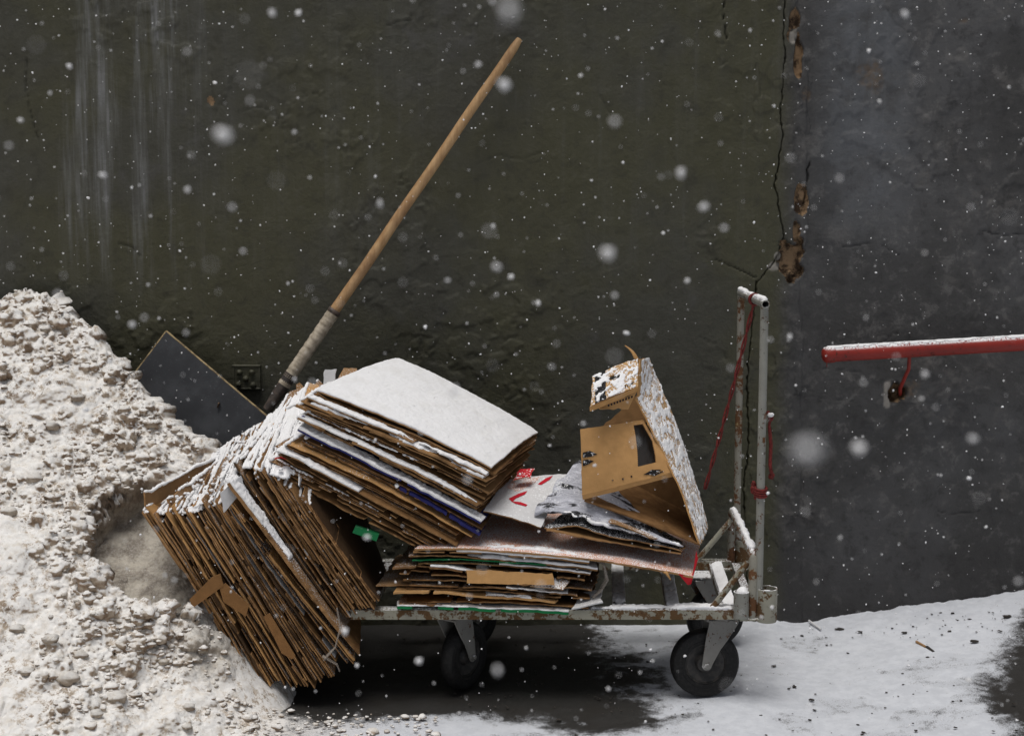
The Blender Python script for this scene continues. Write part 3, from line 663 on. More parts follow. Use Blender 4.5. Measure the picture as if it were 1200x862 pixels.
# ------------------------------------------------------------------ cart
ZD = float(W(640, 714.5, 0)[2]); ZB = float(W(640, 725.5, 0)[2])      # top / underside of the frame
XL, XR = float(W(411, 719, 0)[0]), float(W(868, 719, 0)[0]); YF = .60
PN, PF = W(893, 500, 0)[0], W(866.5, 450, YF)[0]; SK = (PF - PN) / YF
cx_ = lambda x, y: x + SK * y
def cart():
    t = thing('platform_cart', (.1, .3, 0), 'grey painted rusty platform cart with an upright pipe handle, loaded with cardboard', 'cart')
    zc, hh = (ZD + ZB) / 2, ZD - ZB
    def beam(a, b, wd, ht, name, mat, lip=True):
        a, b = np.array(a, float), np.array(b, float); d = (b - a) / np.linalg.norm(b - a); n = np.cross(d, (0, 0, 1.0)); n /= np.linalg.norm(n)
        mb = MB(); tk = .004
        def bar(off, w_, z0, z1):
            c = [a + n * (off - w_ / 2), a + n * (off + w_ / 2), b + n * (off + w_ / 2), b + n * (off - w_ / 2)]
            mb.prism([q + (0, 0, z0) for q in c], (0, 0, z1 - z0))
        if lip:     # open channel section
            bar(wd / 2 - tk / 2, tk, -ht / 2, ht / 2); bar(-wd / 2 + tk / 2, tk, -ht / 2, ht / 2); bar(0, wd - 2 * tk - .001, ht / 2 - tk, ht / 2 - .0007)
        else: bar(0, wd, -ht / 2, ht / 2)
        return mb.build(name, mat, t)
    yn, yf = .02, YF - .02
    beam((XL, yn, zc), (XR + .03, yn, zc), .042, hh, 'side_rail', MAT['rusty_rail'])
    beam((cx_(XL, yf), yf, zc), (cx_(XR + .03, yf), yf, zc), .042, hh, 'side_rail', MAT['rusty_rail'])
    for i, px in enumerate((424, 500, 575, 650, 727, 791, 858)):
        x = W(px, 712, 0)[0]; dz = -.001 - .0005 * i
        ob = beam((x, yn + .022, zc + dz), (cx_(x, yf), yf - .022, zc + dz), .040, hh * .9, 'cross_bar', MAT['worn_paint'])
        if px > 600:
            P = surf(np.array((x - .019, .045, ZD - .002)), np.array((x + .019, .045, ZD - .002)), np.array((cx_(x + .019, yf), yf - .03, ZD - .002)), np.array((cx_(x - .019, yf), yf - .03, ZD - .002)), 5, 40, warp=0, rag=0)
            snow_on(P, .001, ob, th=.010, cover=.72, seed=i * 7, edge=.006, step=.005)
    rail = [o for o in t.children if o.name.startswith('side_rail')][0] if t.children else None
    # snow on the near rail between the load and the handle
    xs0, xs1 = W(690, 712, 0)[0], W(862, 712, 0)[0]
    P = surf((xs0, .001, ZD), (xs1, .001, ZD), (xs1, .040, ZD), (xs0, .040, ZD), 60, 6, warp=0, rag=0)
    snow_on(P, .001, t, th=.012, cover=.60, seed=4, edge=.007, step=.005, name='snow')
    # upright handle
    r = .0120; zt = W(893, 356, 0)[2]
    for (x, y, nm) in ((PN, 0.0, 'near'), (PF, YF, 'far')):
        mb = MB(); mb.tube([(x, y, ZB + .05), (x, y, zt - .008)], r, 20); autosmooth(mb.build('handle_post', MAT['grey_paint'] if nm == 'near' else MAT['worn_paint'], t))
    d = np.array([PF - PN, YF, 0.]); d /= np.linalg.norm(d); a = np.array([PN, 0, zt]) - d * .022; b = np.array([PF, YF, zt]) + d * .02
    mb = MB(); mb.tube([a, a + (b - a) * .5, b], r * 1.02, 22, caps=False); mb.tube([b, a + (b - a) * .5, a], r * .78, 22, caps=False)
    mb.lathe([(r * 1.02, 0), (r * .78, -.0005)], a, d, 22)
    hb = autosmooth(mb.build('handle_bar', MAT['grey_paint'], t))
    snow_ridge([a + (0, 0, r * .75) + d * .01, b + (0, 0, r * .75)], .0085, hb, gap=.25, seed=3)
    # low guard hoop
    gx_ = W(882, 700, 0)[0]; gz = W(882, 648, 0)[2]; gf = W(857, 592, YF)[0]
    mb = MB(); mb.tube([(gx_, .0, ZD - .02), (gx_, .0, gz - .012), (gx_ - .002, .008, gz), (gf, YF - .03, gz), (gf, YF - .012, gz - .014), (gf, YF - .012, ZD - .02)], .0135, 16)
    gh = autosmooth(mb.build('guard_hoop', MAT['worn_paint'], t), 50)
    snow_ridge([(gx_ - .002, .01, gz + .011), (gf, YF - .03, gz + .011)], .0095, gh, gap=.15, seed=9)
    for (y, x1, z1, px0) in ((.012, gx_ - .01, gz - .03, 833), (YF - .03, gf, gz - .03, 833)):
        x0 = cx_(W(px0, 712, 0)[0], y)
        mb = MB(); mb.tube([(x0, y, ZD - .004), (x1 - .004, y, z1)], .0095, 14); autosmooth(mb.build('brace', MAT['rusty_rail'], t))
    # socket cups at the handle end
    mb = MB(); q = W(869, 700, -.012); R0 = .0225; z0, z1 = W(869, 722, 0)[2], W(869, 692, 0)[2]
    mb.lathe([(.0001, z0), (R0, z0), (R0, z1), (R0 * .86, z1), (R0 * .84, z0 + .004), (.0001, z0 + .004)], (q[0], -.008, 0), (0, 0, 1), 30); o = autosmooth(mb.build('socket_cup', MAT['grey_paint'], t))
    k = MB(); k.blob((q[0] + .003, -.006, z1 - .004), .019, 0, (1, 1, 1.0), .12, 10, 7); k.build('snow', MAT['snow'], o, True)
    mb = MB(); q = W(898.5, 700, 0); R0 = .031; z0, z1 = W(898, 726, 0)[2], W(898, 689, 0)[2]
    mb.lathe([(.0001, z0 - .003), (R0 * .95, z0 - .003), (R0, z0 + .002), (R0, z1), (R0 * .87, z1), (R0 * .86, z0 + .006), (.0001, z0 + .006)], (q[0], .002, 0), (0, 0, 1), 34)
    o = autosmooth(mb.build('socket_cup', MAT['rusty_rail'], t))
    snow_ridge([(q[0] + R0 * .94 * math.cos(a_), .002 + R0 * .94 * math.sin(a_), z1) for a_ in np.linspace(0, 6.2, 40)], .0028, o, gap=.38, seed=2)
    q2 = W(898.5, 700, 0)[0] + SK * YF
    mb = MB(); mb.lathe([(.0001, z0), (R0, z0), (R0, z1), (R0 * .87, z1), (R0 * .86, z0 + .006), (.0001, z0 + .006)], (q2, YF, 0), (0, 0, 1), 30); autosmooth(mb.build('socket_cup', MAT['rusty_rail'], t))
    mb = MB(); mb.bbox(((XR + PN) / 2 + .012, .02, ZB + .003), (.085, .07, .008), .002); mb.build('corner_plate', MAT['rusty_rail'], t)
    mb = MB(); mb.bbox((cx_((XR + PN) / 2 + .012, yf), yf, ZB + .003), (.085, .07, .008), .002); mb.build('corner_plate', MAT['rusty_rail'], t)
    # end plate under the handle, far bars
    mb = MB(); mb.prism([(XR + .03, .045, ZB + .004), (cx_(XR + .03, yf), yf - .03, ZB + .004), (cx_(XR + .055, yf), yf - .03, ZB + .004), (XR + .055, .045, ZB + .004)], (0, 0, .022)); mb.build('end_bar', MAT['worn_paint'], t)
    # casters
    def caster(cx, cy, yaw, trail, label=None):
        g = bpy.data.objects.new('caster', None); COL.objects.link(g); g.parent = t; LOC[g] = LOC[t]
        ca, sa = math.cos(yaw), math.sin(yaw); f = np.array([ca, sa, 0]); s = np.array([-sa, ca, 0]); up = np.array([0, 0, 1.])
        zw = .1045; ax = np.array([cx, cy, 0]) - f * trail + up * zw; rw = .1005
        mb = MB(); mb.lathe([(.062, -.019), (.066, -.021), (.072, -.0225), (.074, -.0215), (.088, -.0240), (.097, -.021), (.102, -.014), (.1045, -.005), (.1045, .005), (.102, .014), (.097, .021), (.088, .0240), (.074, .0215), (.072, .0225), (.066, .021), (.062, .019)], ax, s, 56)
        autosmooth(mb.build('tyre', MAT['rubber'], g), 30)
        mb = MB(); mb.lathe([(.0625, -.017), (.060, -.0175), (.057, -.012), (.030, -.004), (.024, -.016), (.011, -.020), (.0001, -.020)], ax, s, 40); mb.lathe([(.0625, .017), (.060, .0175), (.057, .012), (.030, .004), (.024, .016), (.011, .020), (.0001, .020)], ax, s, 40)
        autosmooth(mb.build('rim', MAT['rim_dark'], g), 30)
        zt_ = ZB - .006
        mb = MB()
        for sd_ in (-1, 1):
            o_ = s * sd_ * .029
            poly = [(.026, zt_ - .010), (-.050, zt_ - .010), (-.050 - .004, zt_ - .022)]
            # cheek outline in (along f from swivel centre, z): broad at the top, narrow round end at the axle
            A0 = -trail
            out = [(A0 + .028 + .052, zt_ - .012), (A0 + .006, zt_ - .012), (A0 - .003, zt_ - .055), (A0 - .013, zw + .012)]
            for q_ in range(0, 9): th = math.pi - .2 + q_ * math.pi / 8 * 1.05; out.append((A0 + .0145 * math.cos(th), zw + .0145 * math.sin(th)))
            out += [(A0 + .040, zw + .048), (A0 + .062, zw + .078), (A0 + .092, zt_ - .018), (A0 + .094, zt_ - .012)]
            poly = [np.array([cx, cy, 0]) + f * a_ + up * z_ + o_ for a_, z_ in out]
            mb.prism(poly, s * sd_ * .0045)
        mb.prism([np.array([cx, cy, zt_ - .012]) + f * a_ + s * b_ for a_, b_ in ((-trail + .004, -.0335), (-trail + .094, -.0335), (-trail + .094, .0335), (-trail + .004, .0335))], (0, 0, .005))
        mb.build('fork', MAT['fork_metal'], g)
        mb = MB(); mb.lathe([(.0001, -.042), (.007, -.042), (.0075, -.036), (.0065, -.034), (.0065, .034), (.0075, .036), (.007, .042), (.0001, .042)], ax, s, 12); autosmooth(mb.build('axle', MAT['fork_metal'], g))
        mb = MB(); c = np.array([cx, cy, 0]) - f * (trail - .045)
        mb.bbox((c[0], c[1], zt_ + .002), (.11, .088, .006), .0015); mb.lathe([(.0001, zt_ - .010), (.030, zt_ - .010), (.040, zt_ - .004), (.040, zt_)], (c[0], c[1], 0), (0, 0, 1), 28)
        for dx in (-.042, .042):
            for dy in (-.032, .032): mb.lathe([(.0001, -.008), (.0055, -.008), (.0055, 0)], (c[0] + dx, c[1] + dy, zt_ - .001), (0, 0, 1), 6)
        autosmooth(mb.build('swivel_plate', MAT['fork_metal'], g), 30)
        return g
    wx0 = W(825.5, 780, .06)[0]
    caster(wx0, .06, R(4), .0)
    caster(cx_(wx0 + .055, .5), .52, R(-160), .02)
    caster(W(536, 770, .08)[0], .095, R(-122), .035)
    caster(W(560, 770, .5)[0], .52, R(40), .03)
    return t
cart()

# red cords
def cords():
    a = W(879, 352, .22) ; b = W(826, 573, .30); a[2] = W(893, 356, 0)[2] + .0
    top = np.array([PN + (PF - PN) * .38, YF * .38, W(893, 356, 0)[2]])
    n = 60; P1 = []; P2 = []
    for i in range(n):
        s = i / (n - 1); p = top + (b - top) * s; p[0] += .004 * math.sin(s * 3.1) ; th = s * 26
        o_ = np.array([math.cos(th), math.sin(th), 0]) * (.0042)
        P1.append(p + o_); P2.append(p - o_)
    mb = MB(); mb.tube(P1, .0034, 7, wob=.15); mb.tube(P2, .0030, 7, wob=.15)
    d = np.array([PF - PN, YF, 0.]); d /= np.linalg.norm(d)
    for k in (-.006, .003, .011):
        mb.tube([top + d * k + np.array([.0165 * math.cos(q), 0, .0165 * math.sin(q)]) for q in np.linspace(0, 2 * math.pi, 15)], .0035, 7)
    o = mb.build('red_strap', MAT['red_cord'], None, True)
    tag(o, 'twisted red cord tied round the top handle bar and stretched down to the load', 'cord')
    p = [W(903, 488, .01), W(901, 500, .015), W(903, 520, .012), W(902, 545, .0), W(904, 556, -.004)]
    mb = MB(); mb.tube(p, .0042, 7, wob=.3); mb.tube([q + (.004, .002, 0) for q in p[1:]], .003, 6, wob=.3)
    for (cx, cy, r) in ((903, 489, .009), (900, 484, .006), (904, 557, .009), (884, 574, .012), (887, 582, .009), (883, 567, .008)): mb.blob(W(cx, cy, .012), r, 0, (.9, .7, 1.2), .3, 8, 6)
    z = W(893, 576, 0)[2]
    for k in range(4): mb.tube([(PN + .0168 * math.cos(q), .0168 * math.sin(q), z + k * .007 - .01 + .004 * math.sin(q)) for q in np.linspace(0, 2 * math.pi, 17)], .0038, 6)
    o = mb.build('red_rag_cord', MAT['red_cord'], None, True)
    tag(o, 'short frayed red cord knotted round the near handle post', 'cord')
    k = MB(); k.blob(W(903, 486, .006), .009, 0, (1.1, .8, .7), .25, 8, 6); k.build('snow', MAT['snow'], o, True)
cords()

# ------------------------------------------------------------------ shovel
def shovel():
    top, low = W(609, 46, .735), W(322, 467, .60)
    t = thing('snow_shovel', tuple(W(240, 520, .55) * (1, 1, 0) + (0, 0, .1)), 'wooden handled shovel with a wide dark blade leaning on the wall behind the cardboard', 'shovel')
    d = (low - top) / np.linalg.norm(low - top); Lh = np.linalg.norm(low - top); k = np.linalg.norm(W(390, 362, .655) - top)
    pts = [top + d * s for s in np.linspace(0, Lh, 46)]; wv = np.array([.0012 * math.sin(i * .5) for i in range(46)])
    pts = [p + (w_, 0, 0) for p, w_ in zip(pts, wv)]
    rr = np.linspace(.0150, .0185, 46); rr[0] *= .7; rr[1] *= .96
    mb = MB(); mb.tube(pts, rr, 20); autosmooth(mb.build('handle', MAT['wood_handle'], t), 50)
    mb = MB(); s = np.linspace(k, Lh - .055, 90); mb.tube([top + d * q for q in s], [.0205 + .0016 * ((i % 9) / 9) + .001 * random.random() for i in range(90)], 20); autosmooth(mb.build('tape_wrap', MAT['tape_wrap'], t), 60)
    mb = MB(); ring = top + d * k; mb.tube([ring - d * .004, ring + d * .012], .0225, 18); mb.build('wire_ring', MAT['dark_steel'], t, True)
    mb = MB(); e = low + d * .045; mb.tube([low - d * .10, low - d * .02, e], [.0225, .021, .016], 18); autosmooth(mb.build('socket', MAT['dark_steel'], t))
    A = W(195, 388, .70); M_ = W(312, 487, .615); B = M_ * 2 - A
    D = (W(165, 438, .665) - A); D = D / np.linalg.norm(D); E = (M_ - A) / np.linalg.norm(M_ - A); D = D - E * E.dot(D) * .6; D /= np.linalg.norm(D)
    Lb = .42; P = surf(A, B, B + D * Lb, A + D * Lb, 30, 16, bend=(-.006, 0), warp=.001, rag=.0003)
    v, f, mi = slab(P, .003, .003); o = mk('blade', v, f, [MAT['blade_face'], MAT['blade_edge'], MAT['blade_face']], mi, t); autosmooth(o, 30)
    mb = MB(); mb.tube([P[i, 0] for i in range(30)], .0038, 8); mb.tube([P[0, j] for j in range(16)], .0034, 8); mb.build('bare_edge', MAT['blade_edge'], t)
    nrm = np.cross(E, D); nrm /= np.linalg.norm(nrm); nrm = nrm if nrm[1] < 0 else -nrm
    mb = MB(); c = A + E * .30 + D * .075 + nrm * .0055
    mb = MB(); mb.tube([A + E * .30 + D * .068 + nrm * .006, A + E * .306 + D * .085 + nrm * .006], [.007, .006], 10, flat=.4); mb.build('rivet', MAT['bare_plaster'], t, True)
shovel()

# ------------------------------------------------------------------ cardboard: the leaning stack
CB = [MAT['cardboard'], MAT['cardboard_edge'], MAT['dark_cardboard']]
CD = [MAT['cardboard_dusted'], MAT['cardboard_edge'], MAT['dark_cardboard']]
def lerp_poly(t, pts):
    ts = [p[0] for p in pts]; return np.array([np.interp(t, ts, [p[k] for p in pts]) for k in range(1, len(pts[0]))])
def notch_mask(nu, nv, seed):
    r = random.Random(seed); m = np.ones((nu - 1, nv - 1), bool)
    for _ in range(r.choice((0, 1, 1, 2))):            # slots between carton flaps on the front edge
        i = r.randrange(3, nu - 4); m[i:i + 1, 0:r.randrange(1, 3)] = False
    if r.random() < .45: i = r.randrange(0, nu - 6); m[i:i + r.randrange(3, 7), 0:1] = False
    if r.random() < .30: m[:r.randrange(1, 3), 0:r.randrange(1, 4)] = False
    return m
def pick(i):
    q = (i * 37) % 100
    if q < 7: return [MAT['white_board'], MAT['cardboard_edge'], MAT['cardboard']]
    if q < 20: return [MAT['golden_cardboard'], MAT['golden_cardboard'], MAT['cardboard']]
    if q < 34: return [MAT['dark_cardboard']] * 3
    if q < 62: return CD
    return CB
def leaning_stack():
    gA = 'cardboard sheets of the left half of the big leaning stack'
    FT = [(0, 168, 602), (.10, 180, 603), (.25, 200, 601), (.45, 222, 600), (.6, 238, 596), (.8, 255, 590), (1, 270, 584)]
    FB = [(0, 287, 788), (.12, 300, 797), (.35, 336, 801), (.6, 366, 800), (.78, 386, 793), (.9, 402, 780), (1, 417, 762)]
    BT = [(0, 205, 558), (.3, 240, 540), (.6, 272, 515), (1, 312, 492)]
    BB = [(0, 315, 740), (.5, 365, 730), (1, 425, 700)]
    N = 52; wts = np.cumsum([random.choice((.6, .8, 1, 1, 1.5, 2.0)) for _ in range(N)]); wts = (wts - wts[0]) / (wts[-1] - wts[0])
    first = None
    for i, t in enumerate(wts):
        a, b, c, d = [lerp_poly(t, q) for q in (FT, FB, BT, BB)]
        y0 = -.045 + random.uniform(-.010, .010); dl = random.gauss(0, 7); dl2 = random.gauss(0, 8)
        e = (b - a) / np.linalg.norm(b - a); a2 = a - e * dl * .7; b2 = b + e * dl2 * .7
        if random.random() < .12: b2 = b2 - e * random.uniform(20, 50)
        P = surf(W(a2[0], a2[1], y0), W(b2[0], b2[1], y0 + .02), W(d[0], d[1], .42), W(c[0], c[1], .44 + random.uniform(-.04, .04)), 26, 12, bend=(.006 - .012 * t + random.gauss(0, .0016), 0), warp=.0035, rag=.004)
        th = random.choice((.0022, .0026, .003, .0035, .0045, .006))
        o = sheet('cardboard_sheet', P, th, pick(i), None, notch_mask(26, 12, i), 'flattened brown cardboard sheet standing on edge in the left half of the big leaning stack', 'cardboard sheet', gA)
        if i % 5 != 4: snow_ridge(P[0, :], random.uniform(.0028, .0045), o, gap=random.uniform(.30, .5), seed=i * 3)
        if i == 0: o['label'] = 'outermost brown sheet at the far left of the leaning stack, facing the snow heap'; del o['group']
        if i == N - 1 and False: pass
        if i == 16:      # torn brown flaps hanging across the edges
            for (poly, y) in (([(222, 702), (226, 712), (262, 686), (258, 672), (248, 676)], -.058),):
                mb = MB(); mb.prism([W(q[0], q[1], y) for k, q in enumerate(poly)], (0, .004, 0)); mb.build('torn_flap', MAT['brown_flap'], o)
        if i == 26:
            mb = MB(); mb.prism([W(q[0], q[1], -.056 - .00012 * (q[0] - 257)) for q in ((257, 688), (264, 683), (292, 708), (288, 722), (262, 705))], (0, .004, 0)); mb.build('torn_flap', MAT['brown_flap'], o)
        if i == 37:
            mb = MB(); mb.prism([W(q[0], q[1], -.050 - .00045 * (q[1] - 722)) for q in ((309, 722), (316, 718), (346, 768), (342, 772), (330, 765))], (0, .004, 0)); mb.build('torn_flap', MAT['brown_flap'], o)
        if i == N - 3:
            p = [W(395, 712, -.07), W(399, 735, -.075), W(393, 758, -.08), W(383, 768, -.075), W(380, 772, -.07)]
            mb = MB(); mb.tube(p, [.009, .010, .011, .013, .010], 8, flat=.25, wob=.3); mb.tube([W(378, 768, -.072), W(395, 778, -.07), W(398, 786, -.07)], [.011, .009, .006], 8, flat=.3, wob=.3); mb.build('tape_strip', MAT['clear_tape'], o)
    # one thick snowed carton between the two halves
    P = surf(W(268, 566, -.085), W(400, 742, -.06), W(425, 700, .40), W(318, 486, .42), 26, 12, bend=(-.004, 0), warp=.004)
    o = sheet('cardboard_sheet', P, .010, CD, None, None, 'thick carton with a snow covered edge standing out mid way in the leaning stack', 'cardboard sheet')
    snow_on(P, .010, o, (.0, .52), (0, .10), .008, .75, .005, 3, .008); snow_ridge(P[0, :], .009, o, gap=.25, seed=77)
    P = surf(W(258, 577, -.088), W(262, 600, -.088), W(285, 574, -.04), W(283, 556, -.04), 6, 6, warp=.001)
    o = sheet('cardboard_scrap', P, .003, [MAT['white_board']] * 3, None, None, 'small pale grey card flap sticking out of the leaning stack beside the snow topped carton', 'card scrap')
    gB = 'cardboard sheets of the right half of the big leaning stack'
    FT = [(0, 276, 545), (.3, 296, 548), (.6, 318, 556), (1, 362, 590)]; FB = [(0, 398, 722), (.4, 414, 713), (.7, 428, 708), (1, 441, 700)]
    BT = [(0, 322, 485), (.4, 342, 462), (.8, 366, 452), (1, 384, 470)]; BB = [(0, 420, 690), (1, 452, 668)]
    N = 30; wts = np.cumsum([random.choice((.6, .8, 1, 1.5)) for _ in range(N)]); wts = (wts - wts[0]) / (wts[-1] - wts[0])
    for i, t in enumerate(wts):
        a, b, c, d = [lerp_poly(t, q) for q in (FT, FB, BT, BB)]; e = (b - a) / np.linalg.norm(b - a)
        a2 = a - e * random.gauss(0, 5); b2 = b + e * random.gauss(0, 5); y0 = -.03 + random.uniform(-.014, .014)
        P = surf(W(a2[0], a2[1], y0), W(b2[0], b2[1], y0 + .02), W(d[0], d[1], .42), W(c[0], c[1], .45 + random.uniform(-.03, .03)), 24, 12, bend=(-.004 + random.gauss(0, .0015), 0), warp=.003, rag=.004)
        o = sheet('cardboard_sheet', P, random.choice((.0024, .003, .004, .005)), ([MAT['dark_cardboard'], MAT['cardboard_edge'], MAT['dark_cardboard']] if i > N - 4 else pick(i + 60)), None, notch_mask(24, 12, i + 90), 'flattened brown cardboard sheet standing on edge in the right half of the big leaning stack', 'cardboard sheet', gB)  # shade of the dark gap put into the colour of the last sheets
        snow_ridge(P[0, :], random.uniform(.0030, .0050), o, gap=random.uniform(.3, .46), seed=i * 3 + 200)
    # loose sheets fanned over the top of the stack
    for k, (fl, fr, br, bl, lab) in enumerate((
            ((170, 578, -.02), (172, 596, -.02), (262, 548, .36), (258, 532, .36), 'upright brown panel edging the top left corner of the leaning stack'),
            ((318, 492, .30), (330, 500, .28), (372, 470, .46), (350, 447, .46), 'dusted sheet corner standing up at the back of the leaning stack below the shovel handle'),
            ((352, 470, .34), (362, 480, .34), (392, 462, .46), (372, 445, .46), 'brown torn corner poking up at the back, left of the snow topped sheet'),
            ((196, 586, -.01), (200, 597, -.01), (268, 545, .33), (262, 536, .33), 'narrow brown strip lying across the snowed top ends of the leaning stack'))):
        P = surf(W(*fl), W(*fr), W(*br), W(*bl), 8, 14, warp=.004, rag=.004)
        o = sheet('cardboard_strip', P, .004, CD, None, None, lab, 'cardboard strip'); snow_ridge(P[0, :], .0055, o, gap=.28, seed=400 + k)
    # snow settled over the top ends: a crust broken by the sheet ends
    VV, FF, n0 = [], [], 0
    for (ft, bt, y1, nu, nv, su, th0, base) in (([(0, 168, 602), (.10, 180, 603), (.25, 200, 601), (.45, 222, 600), (.6, 238, 596), (.8, 255, 590), (1, 272, 580)], [(0, 205, 558), (.3, 240, 540), (.6, 272, 515), (1, 318, 488)], .44, 150, 110, 3, .0048, .50),
                                               ([(0, 272, 548), (.3, 296, 548), (.6, 318, 556), (.8, 335, 560), (1, 350, 570)], [(0, 318, 488), (.4, 342, 462), (.8, 368, 450), (1, 384, 462)], .45, 120, 120, 33, .0065, .425)):
        U = np.linspace(0, 1, nu); P = np.zeros((nu, nv, 3)); N = np.zeros_like(P)
        for i, u in enumerate(U):
            a_, c_ = lerp_poly(u, ft), lerp_poly(u, bt); A, C = W(a_[0], a_[1], -.040), W(c_[0], c_[1], y1)
            P[i] = A + (C - A) * np.linspace(0, 1, nv)[:, None]
        N[:] = np.array([-.45, -.15, .88]); uu = U[:, None] * np.ones((1, nv)); vv = np.linspace(0, 1, nv)[None] * np.ones((nu, 1))
        P[..., 2] += .006 * (fbm(uu * 30, vv * 3, 3, su + 2) - .5)
        f = .55 * fbm(uu * 26, vv * 3.2, 3, su) + .45 * fbm(uu * 9, vv * 9, 4, su + 1)
        edge_ = np.minimum(sst(0, .05, vv), sst(0, .04, 1 - vv)); k_ = f - base + .08 * (vv - .35)
        th = th0 * sst(-.01, .07, k_) * (.6 + .8 * fbm(uu * 40, vv * 40, 3, su + 6)) * (.35 + .65 * edge_)
        c = (k_[:-1, :-1] > 0) & (k_[1:, 1:] > 0) & (k_[:-1, 1:] > 0) & (k_[1:, :-1] > 0)
        v, fc, mi = slab(P, th + .001, .003, c, N); VV.append(v); FF += [[q + n0 for q in g_] for g_ in fc]; n0 += len(v)
    mb = MB(); mb.v = [list(q) for q in np.concatenate(VV)]; mb.f = FF; mb.m = [0] * len(FF)
    for _ in range(260):
        s = random.random(); f = random.random(); A = np.array((180 + 160 * s, 600 - 50 * s)); B = np.array((225 + 150 * s, 550 - 95 * s)); p = A + (B - A) * f + RNG.normal(0, 3, 2)
        mb.blob(W(p[0], p[1], -.04 + .46 * f) + (0, 0, .003), random.uniform(.0015, .0055), 0, (1.3, 1.5, .8), .35, 6, 5)
    tag(mb.build('settled_snow', MAT['snow'], None, True), 'snow settled in a broken crust over the top ends of the leaning stack', 'snow', kind='stuff')
leaning_stack()

